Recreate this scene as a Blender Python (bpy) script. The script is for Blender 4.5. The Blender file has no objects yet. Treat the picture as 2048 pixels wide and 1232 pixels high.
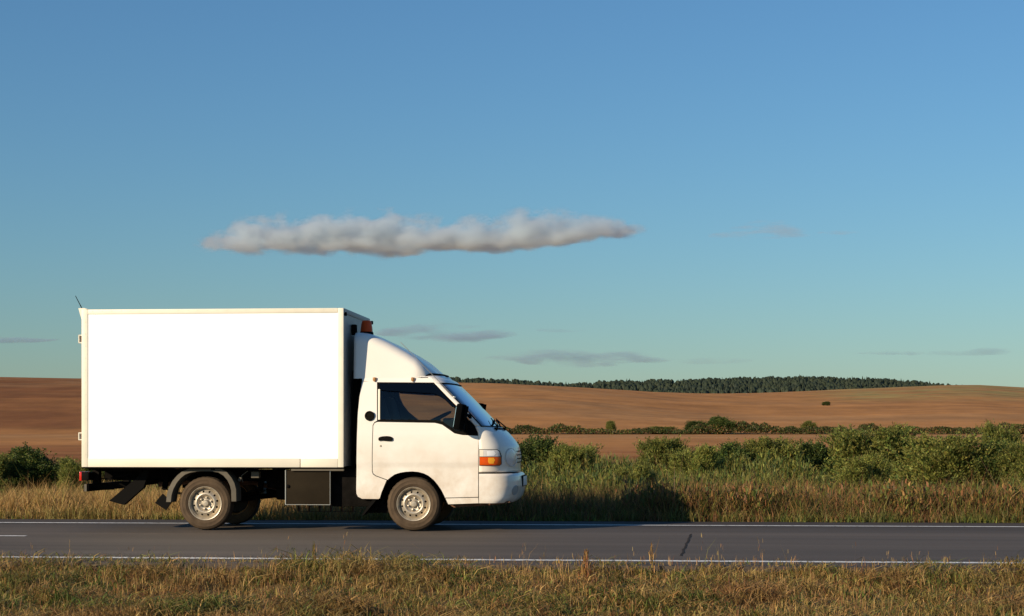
import bpy, bmesh, math, random
import numpy as np
from mathutils import Vector, Matrix, noise
from mathutils.geometry import delaunay_2d_cdt

random.seed(7)
rng = np.random.default_rng(7)
S = bpy.context.scene
COL = S.collection
R = math.radians

# ------------------------------------------------------------------ camera, sky, sun, exposure
EYE = 1.115                      # metres above the road
FPX = 3420.0                     # focal length in pixels of the 2048 px wide photograph
HZ = 877.0                       # row of the true horizon
cam_d = bpy.data.cameras.new('camera')
cam = bpy.data.objects.new('camera', cam_d)
COL.objects.link(cam)
cam.location = (0, 0, EYE)
cam.rotation_euler = (R(90), 0, 0)
cam_d.sensor_width = 36.0
cam_d.lens = 36.0 * FPX / 2048
cam_d.shift_y = (HZ - 616) / 2048.0
cam_d.clip_start = 0.1
cam_d.clip_end = 60000
S.camera = cam

SUN_EL = R(21.5)
SUN_DIR = Vector((0.775 * math.cos(SUN_EL), 0.632 * math.cos(SUN_EL), -math.sin(SUN_EL))).normalized()   # way the light travels
w = bpy.data.worlds.new('World')
S.world = w
w.use_nodes = True
wn, wl = w.node_tree.nodes, w.node_tree.links
wn.clear()
sky = wn.new('ShaderNodeTexSky')
sky.sky_type = 'NISHITA'
sky.sun_disc = False
sky.sun_elevation = SUN_EL
sky.sun_rotation = math.atan2(-SUN_DIR.x, -SUN_DIR.y)
sky.altitude = 1000
sky.air_density = 1.6
sky.dust_density = 0.5
sky.ozone_density = 6.0
bg = wn.new('ShaderNodeBackground')
bg.inputs['Strength'].default_value = 0.069
wo = wn.new('ShaderNodeOutputWorld')
wb = wn.new('ShaderNodeVectorMath'); wb.operation = 'MULTIPLY'      # the photograph's white balance
wb.inputs[1].default_value = (0.74, 0.955, 1.10)
wl.new(sky.outputs[0], wb.inputs[0])
wl.new(wb.outputs[0], bg.inputs['Color'])
wl.new(bg.outputs[0], wo.inputs['Surface'])

sl = bpy.data.lights.new('sun', 'SUN')
sl.energy = 4.5
sl.angle = R(0.5)
sl.color = (1.0, 0.83, 0.60)
so = bpy.data.objects.new('sun', sl)
COL.objects.link(so)
so.rotation_euler = SUN_DIR.to_track_quat('-Z', 'Y').to_euler()
so.location = (-20, -10, 12)

S.view_settings.view_transform = 'Standard'
S.view_settings.look = 'None'
S.view_settings.gamma = 1.0
S.view_settings.use_curve_mapping = False
S.view_settings.exposure = 0.45
S.cycles.volume_bounces = 6
S.cycles.volume_step_rate = 0.25
S.cycles.volume_max_steps = 512
S.cycles.max_bounces = 10
S.cycles.transparent_max_bounces = 24

# ------------------------------------------------------------------ helpers
def tag(o, label=None, cat=None, group=None, kind=None):
    if label: o['label'] = label
    if cat: o['category'] = cat
    if group: o['group'] = group
    if kind: o['kind'] = kind
    return o

def empty(name, loc=(0, 0, 0), rz=0.0, parent=None):
    o = bpy.data.objects.new(name, None)
    o.location = loc
    o.rotation_euler = (0, 0, rz)
    o.empty_display_size = 0.2
    COL.objects.link(o)
    if parent: o.parent = parent
    return o

def link_mesh(name, me, parent=None):
    o = bpy.data.objects.new(name, me)
    COL.objects.link(o)
    if parent: o.parent = parent
    return o

def finish(me, mats, smooth=35):
    for m in (mats if isinstance(mats, (list, tuple)) else [mats]):
        me.materials.append(m)
    if smooth:
        me.shade_smooth()
        me.set_sharp_from_angle(angle=R(smooth))

def obj(name, bm, mats, parent=None, smooth=35, recalc=True):
    if recalc:
        bmesh.ops.recalc_face_normals(bm, faces=bm.faces)
    me = bpy.data.meshes.new(name)
    bm.to_mesh(me)
    bm.free()
    finish(me, mats, smooth)
    return link_mesh(name, me, parent)

def box(bm, c, s, rot=None, bevel=0.0):
    """box of size s about c"""
    r = bmesh.ops.create_cube(bm, size=1.0)
    vs = r['verts']
    bmesh.ops.scale(bm, vec=s, verts=vs)
    if bevel > 0:
        es = list({e for v in vs for e in v.link_edges})
        rr = bmesh.ops.bevel(bm, geom=es, offset=bevel, segments=2, affect='EDGES', profile=0.6)
        vs = list({v for f in rr['faces'] for v in f.verts} | {v for v in vs if v.is_valid})
    if rot is not None:
        bmesh.ops.transform(bm, matrix=rot, verts=vs)
    bmesh.ops.translate(bm, vec=c, verts=vs)
    return vs

def tube(bm, pts, r, n=8, cap=True):
    pts = [Vector(p) for p in pts]
    rs = r if isinstance(r, (list, tuple)) else [r] * len(pts)
    rings = []
    prev = None
    for i, p in enumerate(pts):
        d = (pts[min(i + 1, len(pts) - 1)] - pts[max(i - 1, 0)]).normalized()
        if prev is None:
            a = Vector((0, 0, 1)) if abs(d.z) < 0.9 else Vector((1, 0, 0))
            x = d.cross(a).normalized()
        else:
            x = (prev - d * prev.dot(d)).normalized()
        prev = x
        y = d.cross(x)
        rings.append([bm.verts.new(p + (x * math.cos(2 * math.pi * k / n) + y * math.sin(2 * math.pi * k / n)) * rs[i]) for k in range(n)])
    for a, b in zip(rings, rings[1:]):
        for k in range(n):
            bm.faces.new((a[k], a[(k + 1) % n], b[(k + 1) % n], b[k]))
    if cap:
        bm.faces.new(rings[0][::-1])
        bm.faces.new(rings[-1])

def lathe_y(bm, prof, n=48, c=(0, 0, 0), closed=False):
    """revolve (r, y) about the y axis"""
    rings = []
    for r, y in prof:
        rings.append([bm.verts.new((c[0] + r * math.cos(2 * math.pi * k / n), c[1] + y, c[2] + r * math.sin(2 * math.pi * k / n))) for k in range(n)])
    pr = list(zip(rings, rings[1:]))
    if closed: pr.append((rings[-1], rings[0]))
    for a, b in pr:
        for k in range(n):
            bm.faces.new((a[k], a[(k + 1) % n], b[(k + 1) % n], b[k]))
    return rings

def prism_xz(bm, poly, y0, y1):
    """polygon in x,z extruded between y0 and y1"""
    a = [bm.verts.new((x, y0, z)) for x, z in poly]
    b = [bm.verts.new((x, y1, z)) for x, z in poly]
    bm.faces.new(a); bm.faces.new(b[::-1])
    n = len(poly)
    for k in range(n):
        bm.faces.new((a[k], b[k], b[(k + 1) % n], a[(k + 1) % n]))

def interp(x, xs, ys):
    return float(np.interp(x, xs, ys))

# ------------------------------------------------------------------ materials
def mat(name, col, rough=0.5, metal=0.0, coat=0.0, var=0.0, var_scale=8.0, bump=0.0, bump_scale=60.0, spec=0.5, dirt=None):
    m = bpy.data.materials.new(name)
    m.use_nodes = True
    n, l = m.node_tree.nodes, m.node_tree.links
    p = n['Principled BSDF']
    p.inputs['Roughness'].default_value = rough
    p.inputs['Metallic'].default_value = metal
    p.inputs['Specular IOR Level'].default_value = spec
    if coat:
        p.inputs['Coat Weight'].default_value = coat
        p.inputs['Coat Roughness'].default_value = 0.06
    col4 = (*col, 1)
    p.inputs['Base Color'].default_value = col4
    tc = n.new('ShaderNodeTexCoord')
    last = None
    if var:
        nz = n.new('ShaderNodeTexNoise'); nz.inputs['Scale'].default_value = var_scale; nz.inputs['Detail'].default_value = 6
        l.new(tc.outputs['Object'], nz.inputs['Vector'])
        mr = n.new('ShaderNodeMapRange'); mr.inputs[1].default_value = 0.3; mr.inputs[2].default_value = 0.7
        mr.inputs[3].default_value = 1 - var; mr.inputs[4].default_value = 1 + var
        l.new(nz.outputs['Fac'], mr.inputs[0])
        mx = n.new('ShaderNodeVectorMath'); mx.operation = 'SCALE'
        mx.inputs[0].default_value = col
        l.new(mr.outputs[0], mx.inputs['Scale'])
        last = mx.outputs[0]
    if dirt:
        # road dirt, thickest low on the body, in irregular patches: (colour, z_low, z_high, amount)
        dc, z0, z1, amt = dirt
        sp = n.new('ShaderNodeSeparateXYZ'); l.new(tc.outputs['Object'], sp.inputs[0])
        g = n.new('ShaderNodeMapRange'); g.inputs[1].default_value = z0; g.inputs[2].default_value = z1
        g.inputs[3].default_value = 1; g.inputs[4].default_value = 0
        l.new(sp.outputs['Z'], g.inputs[0])
        nz2 = n.new('ShaderNodeTexNoise'); nz2.inputs['Scale'].default_value = 3.0; nz2.inputs['Detail'].default_value = 8; nz2.inputs['Roughness'].default_value = 0.65
        l.new(tc.outputs['Object'], nz2.inputs['Vector'])
        r2 = n.new('ShaderNodeMapRange'); r2.inputs[1].default_value = 0.35; r2.inputs[2].default_value = 0.75
        l.new(nz2.outputs['Fac'], r2.inputs[0])
        mm = n.new('ShaderNodeMath'); mm.operation = 'MULTIPLY'; l.new(g.outputs[0], mm.inputs[0]); l.new(r2.outputs[0], mm.inputs[1])
        m3 = n.new('ShaderNodeMath'); m3.operation = 'MULTIPLY'; l.new(mm.outputs[0], m3.inputs[0]); m3.inputs[1].default_value = amt
        mix = n.new('ShaderNodeMix'); mix.data_type = 'RGBA'
        l.new(m3.outputs[0], mix.inputs[0])
        if last: l.new(last, mix.inputs[6])
        else: mix.inputs[6].default_value = col4
        mix.inputs[7].default_value = (*dc, 1)
        last = mix.outputs[2]
    if last: l.new(last, p.inputs['Base Color'])
    if bump:
        nb = n.new('ShaderNodeTexNoise'); nb.inputs['Scale'].default_value = bump_scale; nb.inputs['Detail'].default_value = 5
        l.new(tc.outputs['Object'], nb.inputs['Vector'])
        b = n.new('ShaderNodeBump'); b.inputs['Strength'].default_value = bump; b.inputs['Distance'].default_value = 0.01
        l.new(nb.outputs['Fac'], b.inputs['Height']); l.new(b.outputs[0], p.inputs['Normal'])
    return m

DIRT = (0.42, 0.27, 0.14)
M = {}
M['paint'] = mat('cab_paint', (0.80, 0.76, 0.69), 0.38, coat=0.5, var=0.02, var_scale=2, bump=0.03, bump_scale=3, dirt=(DIRT, 0.3, 1.25, 0.85))
M['fairing'] = mat('fairing_paint', (0.80, 0.76, 0.69), 0.35, coat=0.45, var=0.02, var_scale=3)
M['panel'] = mat('box_panel_white', (0.97, 0.97, 0.97), 0.55)
M['frame'] = mat('box_frame_cream', (0.78, 0.73, 0.60), 0.5, var=0.05, var_scale=6, dirt=(DIRT, 0.6, 1.2, 0.25))
M['boxend'] = mat('box_end_paint', (0.30, 0.30, 0.29), 0.5, var=0.06, var_scale=3)
M['black'] = mat('black_plastic', (0.006, 0.0055, 0.005), 0.75, bump=0.1, spec=0.05)
M['mirror'] = mat('mirror_black', (0.003, 0.003, 0.003), 0.9, spec=0.02)
M['rubber'] = mat('rubber_seal', (0.006, 0.006, 0.006), 0.7, spec=0.15)
M['chassis'] = mat('chassis_black', (0.007, 0.006, 0.005), 0.8, var=0.4, var_scale=10, bump=0.3, spec=0.04)
M['rust'] = mat('rusty_steel', (0.12, 0.055, 0.028), 0.8, var=0.4, var_scale=14, bump=0.3)
M['tyre'] = mat('tyre_rubber_dusty', (0.078, 0.054, 0.034), 0.9, var=0.25, var_scale=9, bump=0.3, bump_scale=90, spec=0.2)
M['tread'] = mat('tyre_tread', (0.05, 0.036, 0.024), 0.9, var=0.2, bump=0.3, spec=0.2)
M['rim'] = mat('steel_rim_silver', (0.47, 0.41, 0.32), 0.42, metal=0.55, var=0.12, var_scale=20, bump=0.1)
M['rim_orange'] = mat('rim_warm_orange', (0.36, 0.19, 0.08), 0.6, metal=0.3, var=0.2)  # orange sunlight on the far rims put into the colour
M['hole'] = mat('hole_dark', (0.008, 0.007, 0.006), 0.8)
M['fender'] = mat('grey_plastic_fender', (0.12, 0.105, 0.08), 0.75, spec=0.2, var=0.12, var_scale=12, bump=0.15)
M['toolbox'] = mat('toolbox_brown', (0.020, 0.015, 0.009), 0.8, spec=0.06, var=0.15, var_scale=5, bump=0.15)
M['alu'] = mat('aluminium', (0.55, 0.53, 0.48), 0.35, metal=0.8)
M['seat'] = mat('seat_fabric', (0.10, 0.11, 0.125), 0.9, bump=0.3)
M['dash'] = mat('dash_plastic', (0.05, 0.055, 0.065), 0.6)
M['redlamp'] = mat('red_lamp_lens', (0.55, 0.02, 0.01), 0.15, coat=0.6)
M['plate'] = mat('number_plate', (0.6, 0.6, 0.6), 0.4)
M['chrome'] = mat('reflector_chrome', (0.85, 0.85, 0.85), 0.12, metal=1.0)

def glass(name, tint, refl=1.0, rough=0.0):
    m = bpy.data.materials.new(name); m.use_nodes = True
    n, l = m.node_tree.nodes, m.node_tree.links
    n.clear()
    o = n.new('ShaderNodeOutputMaterial')
    t = n.new('ShaderNodeBsdfTransparent'); t.inputs[0].default_value = (*tint, 1)
    g = n.new('ShaderNodeBsdfGlossy'); g.inputs['Roughness'].default_value = rough
    fr = n.new('ShaderNodeFresnel'); fr.inputs[0].default_value = 1.5
    mu = n.new('ShaderNodeMath'); mu.operation = 'MULTIPLY'; mu.inputs[1].default_value = refl; mu.use_clamp = True
    mx = n.new('ShaderNodeMixShader')
    l.new(fr.outputs[0], mu.inputs[0]); l.new(mu.outputs[0], mx.inputs[0])
    l.new(t.outputs[0], mx.inputs[1]); l.new(g.outputs[0], mx.inputs[2]); l.new(mx.outputs[0], o.inputs[0])
    return m
M['glass'] = glass('side_window_glass', (0.62, 0.66, 0.64), 1.0)
M['visor'] = glass('smoked_visor', (0.05, 0.05, 0.055), 0.7, 0.15)
M['windshield'] = glass('windshield_glass', (0.35, 0.42, 0.46), 6.0)

def lens(name, col, rough=0.1, trans=0.55):
    m = mat(name, col, rough, coat=0.5)
    n, l = m.node_tree.nodes, m.node_tree.links
    p = n['Principled BSDF']
    p.inputs['Transmission Weight'].default_value = trans
    wv = n.new('ShaderNodeTexWave'); wv.inputs['Scale'].default_value = 28; wv.inputs['Distortion'].default_value = 0.6
    tc = n.new('ShaderNodeTexCoord'); l.new(tc.outputs['Object'], wv.inputs['Vector'])
    b = n.new('ShaderNodeBump'); b.inputs['Strength'].default_value = 0.5; b.inputs['Distance'].default_value = 0.008
    l.new(wv.outputs['Fac'], b.inputs['Height']); l.new(b.outputs[0], p.inputs['Normal'])
    return m
M['amber'] = lens('amber_lens', (0.85, 0.105, 0.006), 0.15, 0.1)
M['amber_hot'] = lens('amber_hot_spot', (1.0, 0.42, 0.03), 0.15, 0.0)  # yellow hot spot of the amber lens, brightness put into the colour
M['white_hot_spot'] = lens('white_hot_spot', (0.98, 0.98, 0.98), 0.08, 0.0)  # white highlight colour for the middle of the clear lens
M['clear'] = lens('clear_lens', (0.80, 0.78, 0.76), 0.12, 0.1)
M['beacon'] = lens('beacon_lens', (0.70, 0.075, 0.004), 0.35, 0.0)
M['beacon'].node_tree.nodes['Principled BSDF'].inputs['Coat Weight'].default_value = 0.05
M['beacon'].node_tree.nodes['Principled BSDF'].inputs['Specular IOR Level'].default_value = 0.2

# ================================================================== GROUND AND FIELDS
TH = R(4.8)                                   # the road runs 4.8 degrees off the picture plane
FX, FY = math.cos(TH), -math.sin(TH)          # along the road (driving direction)
AX, AY = math.sin(TH), math.cos(TH)           # across it, away from the camera

def road_xy(s, t):
    return s * FX + t * AX, s * FY + t * AY

def vnoise(x, y, seed=0, octaves=4):
    """cheap value noise for arrays, about 0..1"""
    out = np.zeros_like(x, dtype=float); amp = 1.0; tot = 0.0
    for o in range(octaves):
        xi, yi = np.floor(x), np.floor(y)
        fx, fy = x - xi, y - yi
        fx = fx * fx * (3 - 2 * fx); fy = fy * fy * (3 - 2 * fy)
        def h(a, b):
            v = np.sin(a * 127.1 + b * 311.7 + seed * 74.7 + o * 19.19) * 43758.5453
            return v - np.floor(v)
        v = (h(xi, yi) * (1 - fx) + h(xi + 1, yi) * fx) * (1 - fy) + (h(xi, yi + 1) * (1 - fx) + h(xi + 1, yi + 1) * fx) * fy
        out += v * amp; tot += amp; amp *= 0.5
        x = x * 2.03 + 5.1; y = y * 2.03 + 9.7
    return out / tot

def sstep(a, b, x):
    t = np.clip((x - a) / (b - a), 0, 1)
    return t * t * (3 - 2 * t)

# the hills: crest elevation above the horizon by bearing, in photograph pixels
CR_X = np.array([-3000, -600, 0, 160, 500, 880, 1000, 1100, 1200, 1300, 1400, 1500, 1600, 1700, 1800, 1900, 1960, 2048, 2500, 5000])
CR_Y = np.array([770, 752, 754, 757, 761, 765, 767, 772, 778, 785, 787.5, 787, 783, 778, 774, 770, 770, 775, 782, 770])

def ground_z(X, Y):
    X = np.asarray(X, float); Y = np.asarray(Y, float)
    t = X * AX + Y * AY
    # near verge, road bed, far verge, meadow
    z = np.interp(t, [-30, 4, 10, 13.5, 14.9, 15.25, 23.0, 23.5, 26, 34, 60, 84, 104], [-0.5, -0.45, -0.33, -0.20, -0.09, -0.05, -0.03, -0.06, -0.32, -0.42, -0.45, -0.25, 0.0])
    z = z + np.where((t < 15.0), ((vnoise(X * 0.9, Y * 0.9, 3) - 0.5) * 0.14 + (vnoise(X * 2.6, Y * 2.6, 4, 2) - 0.5) * 0.10) * sstep(15.0, 14.0, t), 0)
    z = z + np.where((t > 24), (vnoise(X * 0.35, Y * 0.35, 5) - 0.5) * 0.25 * sstep(24, 30, t), 0)
    D = np.maximum(Y, 1.0)
    px = 1024 + FPX * X / D
    ec = (HZ - np.interp(px, CR_X, CR_Y)) / FPX
    Dc = 500 + 160 * sstep(1050, 1750, px)
    e0 = (HZ - 880) / FPX
    e1 = (HZ - 868) / FPX
    e = np.interp(D, [100, 150, 215], [(HZ - 915) / FPX, e0, e1])
    x = np.clip((D - 215) / (Dc - 215), 0, 1)
    e = np.where(D > 215, e1 + (ec - e1) * np.sin(x * math.pi / 2) ** 0.85, e)
    zc = EYE + e * D
    # behind the crest a shallow trough, then a wooded rise
    over = np.clip((D - Dc) / 350.0, 0, 1)
    zb = EYE + (ec - 0.003 * sstep(0, 1, over)) * D
    zfar = EYE + 0.0262 * 1300
    zb = np.where(D > 1250, np.minimum(zb, zfar), zb)
    zc = np.where(D > Dc, zb, zc)
    zc = zc + (vnoise(X * 0.02, Y * 0.02, 8) - 0.5) * 1.2 * sstep(230, 400, D) * sstep(0, 60, np.abs(D - Dc))
    k = sstep(88, 104, D)
    return z * (1 - k) + zc * k

def field_colour(X, Y):
    """soil / stubble / grass-root colours of the land itself"""
    t = X * AX + Y * AY
    n1 = vnoise(X * 0.012 + 3, Y * 0.05, 21)
    n2 = vnoise(X * 0.08, Y * 0.3, 22)
    px = 1024 + FPX * X / np.maximum(Y, 1)
    soil = np.stack([0.31 + 0.06 * n1 + 0.08 * n2, 0.145 + 0.025 * n1 + 0.036 * n2, 0.046 + 0.008 * n1 + 0.014 * n2], -1)
    red = np.stack([0.185 + 0.05 * n2, 0.072 + 0.02 * n2, 0.022 + 0.008 * n2], -1)
    dry = np.stack([0.25 + 0.08 * n2, 0.145 + 0.045 * n2, 0.065 + 0.02 * n2], -1)
    green = np.stack([0.060 + 0.04 * n2, 0.062 + 0.035 * n2, 0.018 + 0.01 * n2], -1)
    c = soil.copy()
    def blend(c, d, k): return c * (1 - k[..., None]) + d * k[..., None]
    # left-hand field is freshly turned, darker
    kl = sstep(500, 100, px) * sstep(205, 240, Y)
    c = blend(c, red * 0.92, kl * (0.72 + 0.28 * sstep(0.35, 0.6, n1)) )
    # belts on the slope
    c = blend(c, dry, sstep(0.56, 0.68, n1) * sstep(230, 300, Y) * 0.4)
    # grassy cap of the right-hand hill
    kr = sstep(1560, 1750, px) * sstep(400, 470, Y + 60 * (vnoise(X * 0.01, Y * 0.01, 9) - 0.5))
    c = blend(c, green * 1.6 + dry * 0.45, kr * (0.25 + 0.65 * sstep(0.4, 0.6, n2)))
    # darker band along the ridge side
    kd = np.exp(-((px - (1330 + (Y - 420) * -0.6)) / 70.0) ** 2) * sstep(300, 360, Y) * 0.15
    c = blend(c, red * 1.2, kd)
    # strip of bare earth before the hedgerow
    c = blend(c, red * 1.15, sstep(150, 118, Y) * (0.35 + 0.65 * sstep(0.45, 0.55, vnoise(X * 0.03, Y * 0.12, 29))))
    c = blend(c, dry * 1.1, sstep(160, 185, Y) * sstep(215, 205, Y) * 0.35)
    c = blend(c, green, sstep(98, 84, Y))
    c = blend(c, dry * 0.6 + green * 0.4, sstep(36, 30, t))
    return c

def build_ground():
    # polar-like sheet: columns by bearing, rows by distance, reaching far beyond the hills
    rows = np.concatenate([np.linspace(-40, 4, 10), np.linspace(5, 36, 125), np.linspace(36.6, 110, 90), np.geomspace(112, 1500, 150), np.geomspace(1560, 9000, 14)])
    cols = np.concatenate([np.linspace(-6, -0.62, 22), np.linspace(-0.6, 0.6, 240), np.linspace(0.62, 6, 22)])
    Yg = np.repeat(rows[:, None], len(cols), 1)
    Xg = cols[None, :] * np.maximum(np.abs(Yg), 26)
    Z = ground_z(Xg, np.maximum(Yg, 0.5))
    Z = np.where(Yg < 0.6, -0.4, Z)
    C = field_colour(Xg, np.maximum(Yg, 0.5))
    nr, nc = Xg.shape
    v = np.stack([Xg, Yg, Z], -1).reshape(-1, 3)
    idx = np.arange(nr * nc).reshape(nr, nc)
    q = np.stack([idx[:-1, :-1], idx[:-1, 1:], idx[1:, 1:], idx[1:, :-1]], -1).reshape(-1, 4)
    me = bpy.data.meshes.new('ground')
    me.vertices.add(len(v)); me.vertices.foreach_set('co', v.ravel())
    me.loops.add(q.size); me.loops.foreach_set('vertex_index', q.ravel())
    me.polygons.add(len(q)); me.polygons.foreach_set('loop_start', np.arange(0, q.size, 4))
    me.update(calc_edges=True)
    ca = me.color_attributes.new('Col', 'FLOAT_COLOR', 'POINT')
    ca.data.foreach_set('color', np.concatenate([C.reshape(-1, 3), np.ones((len(v), 1))], 1).ravel())
    me.shade_smooth()
    m = bpy.data.materials.new('soil'); m.use_nodes = True
    n, l = m.node_tree.nodes, m.node_tree.links
    p = n['Principled BSDF']; p.inputs['Roughness'].default_value = 0.95; p.inputs['Specular IOR Level'].default_value = 0.1
    at = n.new('ShaderNodeAttribute'); at.attribute_name = 'Col'
    tc = n.new('ShaderNodeTexCoord')
    mp = n.new('ShaderNodeMapping'); mp.inputs['Scale'].default_value = (0.10, 0.05, 0.10)
    l.new(tc.outputs['Object'], mp.inputs[0])
    nz = n.new('ShaderNodeTexNoise'); nz.inputs['Scale'].default_value = 1.0; nz.inputs['Detail'].default_value = 9; nz.inputs['Roughness'].default_value = 0.7
    l.new(mp.outputs[0], nz.inputs['Vector'])
    mr = n.new('ShaderNodeMapRange'); mr.inputs[1].default_value = 0.3; mr.inputs[2].default_value = 0.7; mr.inputs[3].default_value = 0.72; mr.inputs[4].default_value = 1.3
    l.new(nz.outputs['Fac'], mr.inputs[0])
    mp2 = n.new('ShaderNodeMapping'); mp2.inputs['Scale'].default_value = (0.010, 0.07, 0.07); mp2.inputs['Rotation'].default_value = (0, 0, 0.12)
    l.new(tc.outputs['Object'], mp2.inputs[0])
    nz2 = n.new('ShaderNodeTexNoise'); nz2.inputs['Scale'].default_value = 1.0; nz2.inputs['Detail'].default_value = 6
    l.new(mp2.outputs[0], nz2.inputs['Vector'])
    mr2 = n.new('ShaderNodeMapRange'); mr2.inputs[1].default_value = 0.35; mr2.inputs[2].default_value = 0.65; mr2.inputs[3].default_value = 0.83; mr2.inputs[4].default_value = 1.02
    l.new(nz2.outputs['Fac'], mr2.inputs[0])
    mu = n.new('ShaderNodeMath'); mu.operation = 'MULTIPLY'; l.new(mr.outputs[0], mu.inputs[0]); l.new(mr2.outputs[0], mu.inputs[1])
    sc = n.new('ShaderNodeVectorMath'); sc.operation = 'SCALE'; l.new(at.outputs['Color'], sc.inputs[0]); l.new(mu.outputs[0], sc.inputs['Scale'])
    l.new(sc.outputs[0], p.inputs['Base Color'])
    b = n.new('ShaderNodeBump'); b.inputs['Strength'].default_value = 0.5; b.inputs['Distance'].default_value = 0.25
    l.new(nz.outputs['Fac'], b.inputs['Height']); l.new(b.outputs[0], p.inputs['Normal'])
    me.materials.append(m)
    o = link_mesh('ground', me)
    tag(o, kind='structure')
build_ground()

# ------------------------------------------------------------------ road
def asphalt_mat():
    m = bpy.data.materials.new('asphalt'); m.use_nodes = True
    n, l = m.node_tree.nodes, m.node_tree.links
    p = n['Principled BSDF']; p.inputs['Roughness'].default_value = 0.8; p.inputs['Specular IOR Level'].default_value = 0.25
    tc = n.new('ShaderNodeTexCoord')
    nz = n.new('ShaderNodeTexNoise'); nz.inputs['Scale'].default_value = 90; nz.inputs['Detail'].default_value = 4
    l.new(tc.outputs['Object'], nz.inputs['Vector'])
    mp = n.new('ShaderNodeMapping'); mp.inputs['Scale'].default_value = (0.12, 1.6, 1)
    l.new(tc.outputs['Object'], mp.inputs[0])
    n2 = n.new('ShaderNodeTexNoise'); n2.inputs['Scale'].default_value = 1.2; n2.inputs['Detail'].default_value = 7
    l.new(mp.outputs[0], n2.inputs['Vector'])
    a = n.new('ShaderNodeMapRange'); a.inputs[1].default_value = 0.3; a.inputs[2].default_value = 0.7; a.inputs[3].default_value = 0.75; a.inputs[4].default_value = 1.3
    l.new(nz.outputs['Fac'], a.inputs[0])
    b_ = n.new('ShaderNodeMapRange'); b_.inputs[1].default_value = 0.3; b_.inputs[2].default_value = 0.7; b_.inputs[3].default_value = 0.8; b_.inputs[4].default_value = 1.2
    l.new(n2.outputs['Fac'], b_.inputs[0])
    # polished wheel tracks and oil-darkened lane middles, along the road
    sp = n.new('ShaderNodeSeparateXYZ'); l.new(tc.outputs['Object'], sp.inputs[0])
    cr = n.new('ShaderNodeValToRGB')
    mr = n.new('ShaderNodeMapRange'); mr.inputs[1].default_value = 15; mr.inputs[2].default_value = 23.2
    l.new(sp.outputs['Y'], mr.inputs[0]); l.new(mr.outputs[0], cr.inputs[0])
    el = cr.color_ramp.elements
    el[0].position = 0.0; el[0].color = (0.78, 0.78, 0.82, 1)
    el[1].position = 1.0; el[1].color = (0.55, 0.57, 0.62, 1)
    for pos, v in ((0.16, 1.0), (0.3, 0.92), (0.42, 1.08), (0.5, 0.98), (0.62, 1.12), (0.72, 0.9), (0.8, 0.72), (0.86, 0.62)):
        e = cr.color_ramp.elements.new(pos); e.color = (v, v, v, 1)
    m1 = n.new('ShaderNodeMath'); m1.operation = 'MULTIPLY'; l.new(a.outputs[0], m1.inputs[0]); l.new(b_.outputs[0], m1.inputs[1])
    s1 = n.new('ShaderNodeVectorMath'); s1.operation = 'SCALE'; s1.inputs[0].default_value = (0.084, 0.067, 0.053); l.new(m1.outputs[0], s1.inputs['Scale'])
    s2 = n.new('ShaderNodeVectorMath'); s2.operation = 'MULTIPLY'; l.new(s1.outputs[0], s2.inputs[0]); l.new(cr.outputs[0], s2.inputs[1])
    l.new(s2.outputs[0], p.inputs['Base Color'])
    bp = n.new('ShaderNodeBump'); bp.inputs['Strength'].default_value = 0.4; bp.inputs['Distance'].default_value = 0.004
    l.new(nz.outputs['Fac'], bp.inputs['Height']); l.new(bp.outputs[0], p.inputs['Normal'])
    return m

def strip(name, s0, s1, t0, t1, z, m, wob=0.0, n=1, thick=None, kind='structure'):
    bm = bmesh.new()
    a, b = [], []
    for i in range(n + 1):
        s = s0 + (s1 - s0) * i / n
        w0 = (noise.noise(Vector((s * 1.7, t0, 0))) * wob) if wob else 0
        w1 = (noise.noise(Vector((s * 1.7, t1 + 9, 0))) * wob) if wob else 0
        a.append(bm.verts.new((s, t0 + w0, z))); b.append(bm.verts.new((s, t1 + w1, z)))
    for i in range(n):
        bm.faces.new((a[i], a[i + 1], b[i + 1], b[i]))
    if thick:
        r = bmesh.ops.extrude_face_region(bm, geom=bm.faces[:])
        vs = [v for v in r['geom'] if isinstance(v, bmesh.types.BMVert)]
        bmesh.ops.translate(bm, vec=(0, 0, -thick), verts=vs)
    o = obj(name, bm, m, smooth=0)
    o.rotation_euler = (0, 0, -TH)
    tag(o, kind=kind)
    return o

asph = asphalt_mat()
strip('road', -160, 160, 15.02, 23.05, 0.0, asph, wob=0.06, n=400, thick=0.12)

def line_mat(name, worn):
    m = mat(name, (0.72, 0.71, 0.68), 0.6)
    n, l = m.node_tree.nodes, m.node_tree.links
    p = n['Principled BSDF']
    tc = n.new('ShaderNodeTexCoord'); nz = n.new('ShaderNodeTexNoise'); nz.inputs['Scale'].default_value = 14; nz.inputs['Detail'].default_value = 8; nz.inputs['Roughness'].default_value = 0.8
    l.new(tc.outputs['Object'], nz.inputs['Vector'])
    cr = n.new('ShaderNodeValToRGB'); cr.color_ramp.elements[0].position = worn - 0.05; cr.color_ramp.elements[1].position = worn + 0.06
    cr.color_ramp.elements[0].color = (0.10, 0.09, 0.08, 1); cr.color_ramp.elements[1].color = (0.72, 0.71, 0.68, 1)
    l.new(nz.outputs['Fac'], cr.inputs[0]); l.new(cr.outputs[0], p.inputs['Base Color'])
    return m
lm = line_mat('road_paint', 0.42)
lm2 = line_mat('road_paint_worn', 0.45)
strip('edge_line', -160, 160, 15.52, 15.68, 0.004, lm2, wob=0.01, n=200)
strip('edge_line', -160, 160, 21.94, 22.07, 0.004, lm, wob=0.006, n=200)
for k in range(-6, 7):
    e = -7.16 + k * 16.0
    strip('lane_line', e - 4.0, e, 18.93, 19.05, 0.004, lm, wob=0.006, n=20)
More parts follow.
